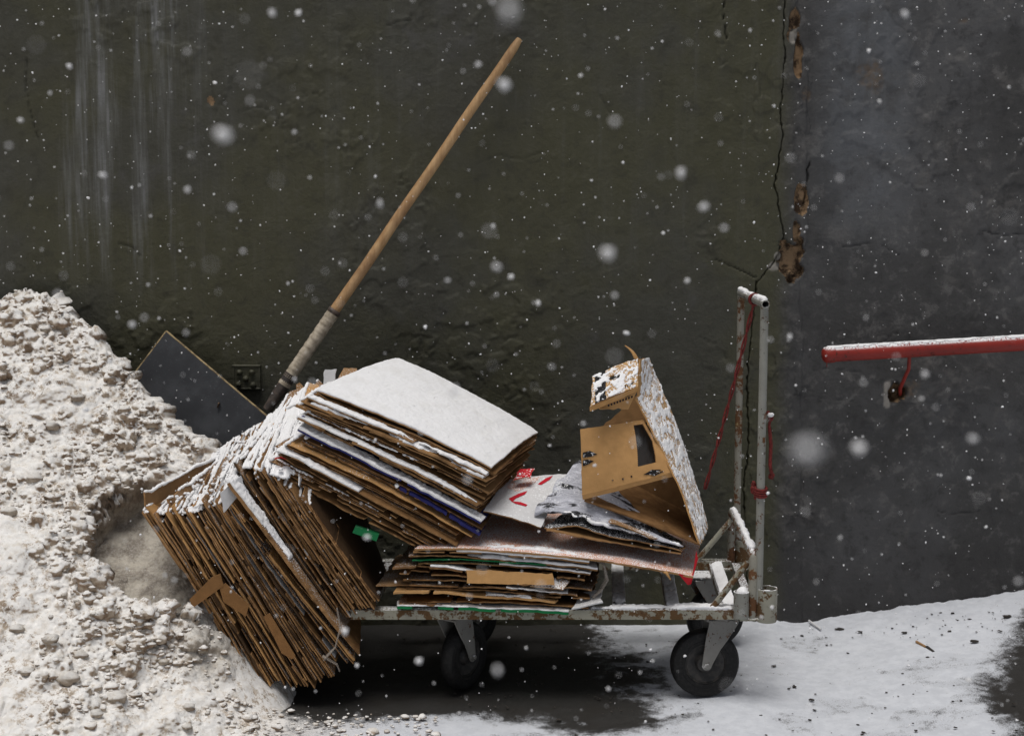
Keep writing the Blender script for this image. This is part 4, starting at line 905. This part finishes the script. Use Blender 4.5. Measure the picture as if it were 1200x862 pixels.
# ------------------------------------------------------------------ cardboard: the sloping stack over the cart
def folded(FL, FR, BR, BL, gap, t, nu=30, nv=12, bend=(0, 0), warp=.003):
    """carton folded flat: two layers joined by a fold on the left"""
    P = surf(FL, FR, BR, BL, nu, nv, bend=bend, warp=warp); N = gnorm(P); N = N if N[..., 2].mean() > 0 else -N
    u = np.linspace(0, 1, nu)[:, None, None]
    g = gap * np.clip(np.sqrt(np.clip(u * 9, 0, 1)), 0, 1) * (1 - .55 * u)
    top = P; bot = P - N * g
    return np.concatenate([top[::-1], bot[1:]], 0), top
def sloping_stack():
    L = [(0, 372, 459), (.06, 366, 464), (.14, 352, 473), (.22, 356, 477), (.3, 350, 487), (.42, 352, 494), (.5, 352, 506), (.6, 343, 515), (.7, 332, 520), (.82, 326, 532), (1, 306, 546)]
    Rr = [(0, 576, 549), (.1, 574, 562), (.2, 570, 575), (.3, 566, 584), (.4, 563, 596), (.5, 556, 610), (.6, 551, 619), (.7, 536, 625), (.8, 522, 634), (.9, 508, 639), (1, 486, 640)]
    BLp = [(0, 466, 421), (.3, 452, 436), (1, 420, 470)]; BRp = [(0, 630, 508), (.12, 628, 520), (.4, 608, 560), (1, 560, 605)]
    g = 'plain brown sheets of the sloping stack'
    N = 25
    def quad(t, y0=0.0, dy=0.48, jl=0, jr=0):
        a, b, c, d = [lerp_poly(t, q) for q in (L, Rr, BRp, BLp)]
        return W(a[0] + jl, a[1] + jl * .45, y0), W(b[0] + jr, b[1] + jr * .45, y0), W(c[0], c[1], y0 + dy), W(d[0], d[1], y0 + dy)
    # top carton, snowed over, folded with an open gape
    q = quad(0, 0, .48); G, top = folded(*q, .020, .004, 34, 22, bend=(.012, .016), warp=.003)
    v, f, mi = slab(G, .002, .002); o = mk('cardboard_sheet', v, f, CD, mi); autosmooth(o, 35)
    tag(o, 'topmost folded carton of the sloping stack, its whole upper face under smooth snow', 'cardboard sheet')
    snow_on(top, .004, o, (0.0, 1), (0.0, 1), .0055, .92, .0045, 11, .005, .20)
    spec = {2: ('snow', .9, 'second folded carton of the sloping stack with a strip of snow along its front lip'),
            3: ('snow2', 1, 'third sheet of the sloping stack with a ragged torn strip of snow along its lip'),
            9: ('snow', 1, 'sheet with a long narrow white snow strip halfway down the sloping stack'),
            12: ('blue', 1, 'blue edged sheet with thick snow along its lower front lip in the sloping stack'),
            15: ('dblue', 0, 'dark blue printed sheet low in the right end of the sloping stack'),
            16: ('tan', 0, 'orange brown sheet jutting out below the dark blue one in the sloping stack'),
            19: ('snowl', 0, 'low sheet with a snowed left part jutting from the sloping stack')}
    for i in range(1, N):
        t = i / (N - 1); t = float(np.clip(t + random.uniform(-.006, .006), 0, 1)); y0 = random.uniform(-.004, .010); jl = random.gauss(0, 5); jr = random.gauss(0, 5); k = spec.get(i, (None,))[0]
        if k in ('snow', 'snow2', 'snowl'): y0 = -.018; jl = -3
        if k in ('blue', 'dblue', 'tan'): y0 = -.012
        if k == 'tan': jr = 12
        if k == 'dblue': jr = 14; jl = 125
        qd = quad(t, y0, .46, jl, jr); th = random.choice((.003, .004, .005, .0065))
        mats = [MAT['cardboard_dusted'] if i % 4 == 2 else MAT['cardboard'], MAT['cardboard_edge'], MAT['dark_cardboard']]
        if k == 'blue': mats = [MAT['blue_print']] * 3; th = .006
        if k == 'dblue': mats = [MAT['blue_print']] * 3; th = .006
        if k == 'tan': mats = [MAT['golden_cardboard']] * 3
        if i % 4 == 1 and k is None:
            G, top = folded(*qd, random.uniform(.004, .009), .003, 24, 12, bend=(.004 + .004 * (1 - t), .008), warp=.003)
            v, f, mi = slab(G, .0015, .0015); o = mk('cardboard_sheet', v, f, mats, mi); autosmooth(o, 35); P = top; th = .003
        else:
            P = surf(*qd, 28, 14, bend=(random.gauss(.002, .003) + .006 * (1 - t), .008), warp=.0045, rag=.004); o = sheet('cardboard_sheet', P, th, mats, None, notch_mask(28, 14, 300 + i))
        lab = spec[i][2] if i in spec else 'plain brown flattened cardboard sheet in the sloping stack on the cart'
        tag(o, lab, 'cardboard sheet', None if i in spec else g)
        if k == 'snow': snow_on(P, th, o, (.0, 1), (0, .05), .006, .75, .005, i, .007)
        if k == 'snow2': snow_on(P, th, o, (.05, .98), (0, .08), .008, .60, .005, i, .006)
        if k == 'blue': snow_on(P, th, o, (.0, 1), (0, .08), .010, .95, .005, i, .005)
        if k == 'snowl': snow_on(P, th, o, (.0, .45), (0, .07), .007, .7, .005, i, .006)
        if i % 3 == 0 and k is None: snow_ridge(P[:int(9 + random.random() * 10), 0] + (0, .004, 0), .0038, o, gap=.42, seed=i + 50)
        snow_ridge(P[0, :6], .006, o, gap=.2, seed=i + 70)
    # hanging flap pieces on the front
    for (pts, y, mat, lab) in ((((286 + 100, 563), (432, 590), (428, 597), (380, 567)), -.012, 'cardboard_dusted', None),):
        pass
    mb = MB(); mb.prism([W(a, b, -.006) for a, b in ((416, 617), (444, 626), (441, 634), (413, 624))], (0, .03, 0)); o = mb.build('green_scrap', MAT['green_print'])
    tag(o, 'bright green card corner hanging out below the sloping stack', 'card scrap')
    # small scraps poking up behind the top-left corner
    P = surf(W(378, 450, .16), W(391, 450, .16), W(394, 434, .17), W(380, 432, .17), 8, 8, warp=.004, rag=.006)
    o = sheet('paper_scrap', P, .010, [MAT['white_board']] * 3, None, None, 'crumpled white scrap standing up at the top left of the sloping stack', 'paper scrap')
    P = surf(W(392, 452, .2), W(420, 440, .2), W(418, 432, .3), W(403, 432, .3), 8, 8, warp=.002)
    o = sheet('cardboard_scrap', P, .004, CD, None, None, 'grey dusted carton corner behind the snow topped sheet', 'cardboard scrap')
    P = surf(W(352, 478, .10), W(366, 470, .10), W(374, 452, .18), W(362, 448, .18), 8, 8, warp=.004, rag=.006)
    o = sheet('cardboard_scrap', P, .004, [MAT['golden_cardboard']] * 3, None, None, 'torn light brown flap rising left of the sloping stack below the shovel', 'cardboard scrap'); snow_ridge(P[0, :], .006, o, gap=.2, seed=901)
    for (q, c, lab) in (((348, 489), 'blue_print', 'tiny blue tape end at the left of the sloping stack'), ((322, 537), 'red_print', 'tiny red tape end at the lower left of the sloping stack')):
        mb = MB(); p = W(q[0], q[1], -.01); mb.tube([p, p + (.018, .0, .004), p + (.03, .02, -.006)], [.004, .005, .003], 6, flat=.4, wob=.3); tag(mb.build('tape_end', MAT[c], None), lab, 'tape')
sloping_stack()

# ------------------------------------------------------------------ cardboard: the low stack on the deck
def low_stack():
    rows = [  # left px, right px, front y, mats, thickness, label or None, snow range
        (463, 713, 667, 718, -.010, ['green_print'] * 3, .008, 'green printed board at the bottom of the low stack on the deck, edged with snow', (.0, 1)),
        (466, 708, 540, 712, -.004, None, .004, None, None),
        (476, 706, 690, 712, .010, None, .004, None, None),
        (462, 693, 652, 707, -.016, ['golden_cardboard'] * 3, .006, 'long light brown sheet just above the green board in the low stack', (.55, .85)),
        (470, 688, 690, 702, .012, None, .004, None, None),
        (466, 684, 676, 698, .004, None, .004, None, (.6, .95)),
        (441, 687, 560, 690, .02, ['cardboard_dusted'] * 3, .004, 'sheet with a pointed brown corner jutting left from the low stack', None),
        (474, 678, 694, 692, .012, None, .004, None, None),
        (470, 672, 640, 686, .006, None, .004, None, None),
        (461, 667, 568, 674, -.018, ['cardboard_dusted'] * 3, .006, 'short sheet in the left of the low stack with snow along its front edge', (.4, 1)),
        (474, 664, 684, 680, .004, None, .005, None, None),
        (478, 660, 690, 674, .000, None, .004, None, (.5, 1)),
        (474, 656, 640, 662, -.006, ['green_print'] * 3, .003, 'thin bright green edged sheet in the upper left of the low stack', None),
        (476, 652, 698, 668, -.004, None, .004, None, (.3, 1)),
        (482, 648, 690, 660, -.008, None, .004, 'torn upper sheet of the low stack carrying a broken strip of thick snow', (.25, 1)),
        (520, 645, 676, 653, -.002, None, .004, None, (0, 1))]
    for i, (x0, y0, x1, y1, yy, mats, th, lab, sn) in enumerate(rows):
        xb0, xb1 = x0 + 26, x1 + 6; dpy = -37
        P = surf(W(x0, y0, yy), W(x1, y1, yy), W(xb1 + 4, y1 + dpy, yy + .44), W(xb0, y0 + dpy, yy + .44), 34, 12, bend=(.012 * (i / 15.) + .002 + random.gauss(0, .002), 0), warp=.006, rag=.006)
        mm = [MAT[q] for q in mats] if mats else (CD if i % 2 else CB)
        o = sheet('cardboard_sheet', P, th, mm, None, notch_mask(34, 12, 500 + i), lab or 'plain brown flattened sheet in the low stack on the cart deck', 'cardboard sheet', None if lab else 'plain sheets of the low stack on the deck')
        if sn: snow_on(P, th, o, sn, (0, .16), .009 if i > 12 else .005, .78, .005, i + 30, .008)
    P = surf(W(547, 667, -.02), W(648, 672, -.02), W(650, 685, -.026), W(547, 683, -.028), 16, 5, warp=.001)
    o = sheet('cardboard_flap', P, .004, [MAT['golden_cardboard']] * 3, None, None, 'plain light brown carton panel facing outwards at the front of the low stack', 'cardboard panel')
    P = surf(W(622, 686, -.022), W(660, 690, -.024), W(668, 680, .02), W(640, 676, .02), 8, 6, warp=.003)
    sheet('cardboard_flap', P, .004, [MAT['cardboard_heavy_dust']] * 3, None, None, 'pale triangular carton flap folded out at the right of the front panel', 'cardboard panel')
    p = [W(694, 652, .02), W(708, 662, .02), W(711, 678, .03), W(703, 692, .03), W(694, 700, .02)]
    mb = MB(); mb.tube(p, [.008, .014, .016, .014, .010], 9, flat=.3, wob=.35); tag(mb.build('plastic_wrap', MAT['clear_tape'], None, True), 'loose clear plastic wrap curling round the right end of the low stack', 'plastic wrap')
    P = surf(W(672, 712, -.01), W(704, 706, -.01), W(706, 690, .08), W(680, 694, .08), 10, 6, warp=.005, rag=.006)
    o = sheet('cardboard_scrap', P, .004, [MAT['white_board']] * 3, None, None, 'snowed paper end lying on the deck at the right of the low stack', 'paper scrap')
low_stack()

# ------------------------------------------------------------------ pieces on top right
def big_sheet():
    nu, nv = 44, 16; P = surf(W(487, 643, -.02), W(812, 676, -.01), W(822, 628, .42), W(545, 585, .42), nu, nv, bend=(.022, .0), warp=.004, rag=.003)
    o = sheet('cardboard_sheet', P, .006, [MAT['pink_board'], MAT['cardboard_edge'], MAT['dark_cardboard']], None, None, 'large reddish brown board dusted with snow, lying across the low stack towards the handle', 'cardboard sheet')
    mb = MB(); mb.prism([W(a, b, -.012 + .003 * k) for k, (a, b) in enumerate(((795, 672), (812, 676), (816, 645), (818, 655), (810, 684), (806, 685)))], (0, .003, 0)); mb.build('red_corner', MAT['red_print'], o)
    mb = MB(); mb.tube([W(775, 668, -.006), W(781, 671, -.012), W(786, 679, -.014)], [.004, .005, .002], 6); tag(mb.build('banana_peel_scrap', MAT['golden_cardboard'], None, True), 'tiny yellowish torn scrap under the front edge of the large reddish board', 'scrap')
    # white board with red print
    P = surf(W(566, 600, .02), W(634, 618, .02), W(665, 556, .30), W(594, 563, .30), 26, 20, bend=(.004, .004), warp=.003)
    o = sheet('printed_board', P, .004, [MAT['white_board'], MAT['cardboard_edge'], MAT['dark_cardboard']], None, None, 'white board with red printed strokes lying between the sloping stack and the open box', 'printed board')
    decal(P, [(594, 572), (600, 563), (634, 559), (626, 567), (606, 577)], 'pink_board', o, 'printed_area', .0028)
    for pts in ([(596, 585), (608, 579), (618, 576), (615, 580), (604, 585), (600, 589)], [(599, 588), (610, 589), (618, 592), (616, 594), (604, 591)], [(630, 568), (640, 561), (648, 558), (644, 563), (634, 569)]): decal(P, pts, 'red_ink', o, 'printed_stroke', .0036)
    P = surf(W(603, 562, .2), W(622, 560, .2), W(628, 550, .24), W(610, 549, .24), 8, 6, warp=.005, rag=.006)
    sheet('paper_scrap', P, .003, [MAT['red_print'], MAT['pink_board'], MAT['red_print']], None, None, 'small pinkish red torn flap behind the white printed board', 'paper scrap')
big_sheet()

def foil_boards():
    # crinkled silver and black upper layer, tapering from a raised left part to a point at right
    nu, nv = 60, 22
    A, B, C_, D = W(622, 602, .05), W(800, 640, .02), W(784, 637, .06), W(684, 537, .20)
    P = surf(A, B, C_, D, nu, nv, bend=(.010, .004), warp=.008, rag=.008)
    U = np.linspace(0, 1, nu)[:, None] * np.ones((1, nv)); V = np.linspace(0, 1, nv)[None] * np.ones((nu, 1))
    P[..., 2] += .010 * (fbm(U * 9, V * 30, 3, 5) - .5) * (1 - U * .4) + .018 * np.sin(V * 16 + U * 5) * .35 * (1 - U) + .012 * sst(.22, .12, np.abs(U - .22)) * sst(.45, 0, V)
    v, f, mi = slab(P, .0022, .0022); o = mk('foil_wrapped_board', v, f, [MAT['crinkled_foil'], MAT['crinkled_foil'], MAT['dark_cardboard']], mi, smooth=True)
    tag(o, 'crinkled silver and black printed board, snow dusted, wedged under the open box', 'printed board')
    snow_ridge(P[12:, 0] + (0, .004, .002), .0045, o, gap=.33, seed=31)
    P = surf(W(636, 618, .03), W(796, 645, .02), W(800, 636, .12), W(690, 582, .24), 40, 12, bend=(.010, 0), warp=.005, rag=.006)
    P[..., 2] += (.016 * np.exp(-((np.linspace(0, 1, 40) - .25) / .13) ** 2))[:, None]
    o = sheet('black_board', P, .004, [MAT['black_print'], MAT['cardboard_edge'], MAT['dark_cardboard']], None, None, 'black printed board arched below the crinkled silver one', 'printed board')
    P = surf(W(638, 621, .02), W(797, 648, .02), W(802, 640, .12), W(690, 590, .24), 40, 12, bend=(-.003, 0), warp=.004, rag=.006)
    o = sheet('cardboard_sheet', P, .004, [MAT['cardboard'], MAT['cardboard_edge'], MAT['dark_cardboard']], None, None, 'brown backing sheet under the arched black board, above the large reddish board', 'cardboard sheet')
    P = surf(W(712, 612, .01), W(768, 632, .01), W(775, 622, .1), W(722, 604, .1), 16, 8, bend=(.003, 0), warp=.006, rag=.008)
    sheet('cardboard_scrap', P, .004, CD, None, None, 'torn brown strip caught between the black board and the silver board', 'cardboard scrap')
foil_boards()

def open_box():
    t = thing('open_box', tuple(W(760, 636, .15)), 'open golden brown carton with a window, tipped on end with snow on its slanting side', 'box')
    GD = [MAT['golden_dusted'], MAT['golden_cardboard'], MAT['golden_cardboard']]; GC = [MAT['golden_cardboard']] * 3; GI = [MAT['cardboard']] * 3; GD = [MAT['golden_dusted'], MAT['golden_cardboard'], MAT['cardboard']]  # inner faces in darker brown: shade inside the carton put into the colour
    # floor panel
    Pf = surf(W(684, 586, .05), W(820, 638, .02), W(826, 612, .32), W(698, 545, .34), 22, 12, bend=(.003, 0), warp=.003); sheet('bottom_panel', Pf, .005, GI, t)
    # slanting side, seen from its snowed outer face
    a0, a1 = W(746, 468, .13), W(820, 639, .02); b0, b1 = W(768, 440, .34), W(829, 617, .30)
    P = surf(a0, a1, b1, b0, 40, 14, bend=(.012, 0), warp=.004, rag=.004); sp = sheet('side_panel', P, .005, GD, t)
    snow_on(P, .005, sp, (0, 1), (.03, 1), .0024, .44, .0035, 17, .003, .7, patch=60)
    P = surf(W(749, 421, .17), W(747, 471, .14), W(769, 442, .34), W(760, 419, .32), 14, 8, warp=.002); tp = sheet('top_panel', P, .005, GD, t); snow_on(P, .005, tp, (0, 1), (.08, 1), .0024, .46, .0035, 19, .003, .7, patch=60)
    # front panel with window
    A, B, C_, D = W(682, 580, .035), W(789, 553, .075), W(753, 492, .13), W(680, 503, .06)
    nu, nv = 130, 90; P = surf(A, B, C_, D, nu, nv, bend=(.004, .006), warp=.002, rag=.001); U = (np.arange(nu - 1) + .5) / (nu - 1); V = (np.arange(nv - 1) + .5) / (nv - 1)
    cells = P[:-1, :-1] * .25 + P[1:, :-1] * .25 + P[1:, 1:] * .25 + P[:-1, 1:] * .25; cpx, cpy = PX(cells)
    def inpoly(x, y, poly):
        r = np.zeros(x.shape, bool)
        for (x1, y1), (x2, y2) in zip(poly, poly[1:] + poly[:1]):
            c = ((y1 > y) != (y2 > y)); r ^= c & (x < (x2 - x1) * (y - y1) / ((y2 - y1) if y2 != y1 else 1e-9) + x1)
        return r
    win = (U[:, None] > .60 + .23 * V[None]) & (U[:, None] < np.minimum(.965, .82 + .23 * V[None])) & (V[None, :] > .24) & (V[None, :] < .93)
    v, f, mi = slab(P, .0025, .0025, ~win)
    V_ = np.array(v); N_ = gnorm(P).mean((0, 1)); N_ /= np.linalg.norm(N_); N_ = N_ if N_[1] < 0 else -N_
    fp = mk('front_panel', v, f, GC, mi, t); autosmooth(fp)
    def on_front(px, py, off):     # point of the panel's plane under a pixel
        d = W(px, py, 0.5) - CAM; n = N_; p0 = P[nu // 2, nv // 2]
        s = n.dot(p0 - CAM) / n.dot(d); return CAM + d * s + n * off
    mb = MB()
    def poly_on(pts, of=.010):
        q = [on_front(a, b, of) for a, b in pts]; mb.prism(q, -N_ * .0007)
    fit = [(p, P.reshape(-1, 3)[np.argmin(np.hypot(PX(P.reshape(-1, 3))[0] - p[0], PX(P.reshape(-1, 3))[1] - p[1]))]) for p in ((682, 532),)]
    def mark(pts):              # ink lies on the curved face
        fl = P.reshape(-1, 3); fx, fy = PX(fl); out = []
        for a, b in pts:
            q = fl[np.argmin(np.hypot(fx - a, fy - b))]; d = W(a, b, .5) - CAM; d /= np.linalg.norm(d); s = N_.dot(q - CAM) / N_.dot(d); out.append(CAM + d * (s - .0045))
        mk1 = MB(); mk1.prism(out, -N_ * .0008); mk1.build('printed_mark', MAT['ink'], fp)
    mark([(683, 530), (691, 528), (700, 532), (692, 535), (683, 536)]); mark([(683, 539), (689, 538), (696, 540), (689, 544), (683, 546)])
    mark([(754, 556), (764, 550), (775, 550), (766, 556)]); mark([(762, 557.5), (768, 557), (776, 551.5), (778, 552)])
    mark([(729, 560), (731, 560), (731, 562), (729, 562)]); mark([(739, 557), (741, 557), (741, 559), (739, 559)]); mark([(717, 562), (719, 562), (719, 563), (717, 563)])
    wp = surf(W(738, 552, .115), W(774, 544, .125), W(764, 494, .17), W(736, 497, .16), 12, 12, warp=.003, rag=0); sheet('window_film', wp, .0008, [MAT['window_film']] * 3, t)
    P2 = surf(W(683, 585, .040), W(790, 557, .080), W(789, 551, .075), W(682, 579, .034), 20, 4, warp=.0015, rag=.001); sheet('front_lip', P2, .006, [MAT['golden_cardboard']] * 3, t)
    # back panel closing the inside
    P3 = surf(W(700, 562, .34), W(826, 620, .31), W(768, 442, .35), W(700, 505, .36), 14, 10, warp=.003); P3 = P3 if True else P3
    sheet('back_panel', P3, .004, GI, t)
    # inner strip by the side panel
    P = surf(W(789, 556, .085), W(793, 562, .09), W(755, 480, .14), W(749, 474, .14), 6, 14, warp=.001, rag=.001); sheet('inner_flap', P, .004, GC, t)
    # folded-over upper flap with a hand hole
    A, B, C_, D = W(692, 476, .02), W(747, 453, .10), W(747, 420, .19), W(695, 441, .13)
    nu, nv = 44, 34; P = surf(A, B, C_, D, nu, nv, bend=(.003, .004), warp=.002, rag=.003); cells = (P[:-1, :-1] + P[1:, :-1] + P[1:, 1:] + P[:-1, 1:]) / 4; cpx, cpy = PX(cells)
    hole = (((cpx - 720) * .93 + (cpy - 442) * -.30) / 7.5) ** 2 + (((cpx - 720) * .30 + (cpy - 442) * .93) / 2.8) ** 2 < 1
    v, f, mi = slab(P, .0025, .0025, ~hole); mi = list(mi); V_ = np.array(v); fx, fy = PX(V_)
    for q, fc in enumerate(f):
        if mi[q] == 0:
            x, y = fx[list(fc)].mean(), fy[list(fc)].mean()
            if 697 < x < 710 and y > 434: mi[q] = 3
            if 728 < x < 742 and abs(y - (455 - (x - 728) * .45)) < 1.6 and (int(x * 1.3) % 3): mi[q] = 3
            if 713 < x < 722 and abs(y - 461) < 1.4: mi[q] = 3
    fo = mk('upper_flap', v, f, GD + [MAT['ink']], mi, t); autosmooth(fo); snow_on(P, .005, fo, (0, 1), (0, 1), .002, .38, .003, 23, .0025, .7, patch=70)
    P = surf(W(691.5, 482, .018), W(747, 458, .10), W(747, 453.5, .098), W(691.5, 476.5, .018), 16, 4, warp=.001, rag=.001); sheet('flap_lip', P, .005, GC, t)
    P = surf(W(703, 479, .05), W(737, 478, .11), W(747, 457, .12), W(700, 476, .055), 16, 8, warp=.002); u = sheet('under_flap', P, .004, GC, t)
    mb = MB()
    for k in range(9): a = 712 + k * 3.4; b = 474 - k * 1.25; mb.prism([W(a, b, .045 + k * .0055) for a, b in ((a, b), (a + 2.2, b - .8), (a + 2.4, b + 1.6), (a + .4, b + 2.4))], (0, .0008, 0))
    tag(mb.build('printed_lettering', MAT['ink'], u))
    P = surf(W(731, 404, .20), W(736, 407, .20), W(751, 424, .20), W(744, 420, .18), 6, 10, bend=(0, .006), warp=.001, rag=.003); sheet('torn_strip', P, .003, GC, t)
open_box()

# ------------------------------------------------------------------ litter on the snow and falling snow
def litter():
    g = lambda x, y: float(ground_z(x, y)) + .018
    def gp(px, py):
        lo, hi = -1.0, WY
        for _ in range(40):
            y = (lo + hi) / 2; p = W(px, py, y)
            if p[2] > ground_z(p[0], y) + .01: lo = y      # ray still above the ground: go farther
            else: hi = y
        return p
    a, b = gp(1074, 750), gp(1085, 756); mb = MB(); mb.tube([a + (0, 0, -.004), b + (0, 0, -.005)], .0045, 8); o = mb.build('cigarette_butt', MAT['twig'])
    tag(o, 'small tan butt with a dark tip lying on the snow below the handrail', 'litter')
    c = gp(1094, 761); mb = MB(); mb.tube([b + (.004, 0, -.005), c + (0, 0, -.006)], [.0055, .004], 8); mb.build('burnt_tip', MAT['dirt'], o)
    a, b = gp(948, 728), gp(962, 737); mb = MB(); mb.tube([a + (0, 0, .004), b + (0, 0, .0)], .004, 6); tag(mb.build('straw', MAT['white_board']), 'pale straw lying on the snow at the foot of the wall right of the cart', 'litter')
    mb = MB()
    for _ in range(250):
        px, py = random.uniform(640, 1200), random.uniform(735, 860); p = gp(px, py); r = abs(random.gauss(0, .0016)) + .0008
        if random.random() < .35: p = gp(random.uniform(920, 1200), random.uniform(712, 745))
        mb.blob(p + (0, 0, -.006), r, 0, (1.6, 1.2, .5), .4, 5, 4)
    for _ in range(90): p = gp(random.uniform(400, 780), random.uniform(745, 840)); mb.blob(p + (0, 0, -.008), random.uniform(.0015, .004), 0, (1.5, 1, .6), .4, 5, 4)
    for (x, y, r) in ((1008, 738, .005), (1060, 739, .006), (1141, 749, .008), (1180, 720, .009), (907, 778, .005), (984, 735, .008)): mb.blob(gp(x, y) + (0, 0, -.005), r, 0, (1.8, 1, .5), .35, 7, 5)
    tag(mb.build('grit', MAT['dirt']), 'specks of grit and dirt strewn over the snow', 'grit', kind='stuff')
litter()

def falling_snow():
    mb = MB(); rnd = random.Random(11)
    def flake(p, r): 
        mb.blob(p, r, 0, (rnd.uniform(.7, 1.2), rnd.uniform(.7, 1.2), rnd.uniform(.6, 1.1)), .35, 5, 4)
    for _ in range(2600):
        y = -3.3 + (WY - .02 + 3.3) * rnd.random() ** .42
        p = W(rnd.uniform(-15, 1215), rnd.uniform(-15, 850), y)
        if p[2] < .12 or y > WY - .03: continue
        flake(p, min(.0042, .0009 + rnd.expovariate(1 / .0006)) * (1 if y > -2.2 else 1.1))
    for (px, py, d, r) in ((944, 527, .46, .0052), (597, 13, .62, .0040), (713, 297, .95, .0048), (262, 158, .85, .0052), (798, 203, 1.2, .0040), (590, 100, 1.1, .0042), (582, 313, 1.15, .0040), (445, 238, 1.5, .004),
                           (81, 78, 1.9, .0046), (350, 15, 1.9, .0046), (220, 222, 1.5, .0035), (599, 324, 1.8, .004), (777, 273, 2.4, .0046), (734, 390, 2.2, .005), (631, 355, 1.9, .004), (491, 774, 1.5, .0045),
                           (583, 785, .95, .003), (548, 562, 1.2, .003), (404, 740, 1.6, .0045), (252, 97, 2.8, .005), (1018, 60, 2.5, .004), (120, 205, 1.6, .004), (1084, 438, 1.3, .003), (155, 380, 1.5, .004), (1135, 560, 2.4, .004), (697, 545, 2.4, .0035), (578, 265, 1.8, .004), (100, 480, 2.2, .005)):
        flake(W(px, py, CAM[1] + d), r)
    tag(mb.build('falling_snow', MAT['snow'], None, True), 'snowflakes falling through the air in front of the wall and cart', 'snowflakes', kind='stuff')
falling_snow()
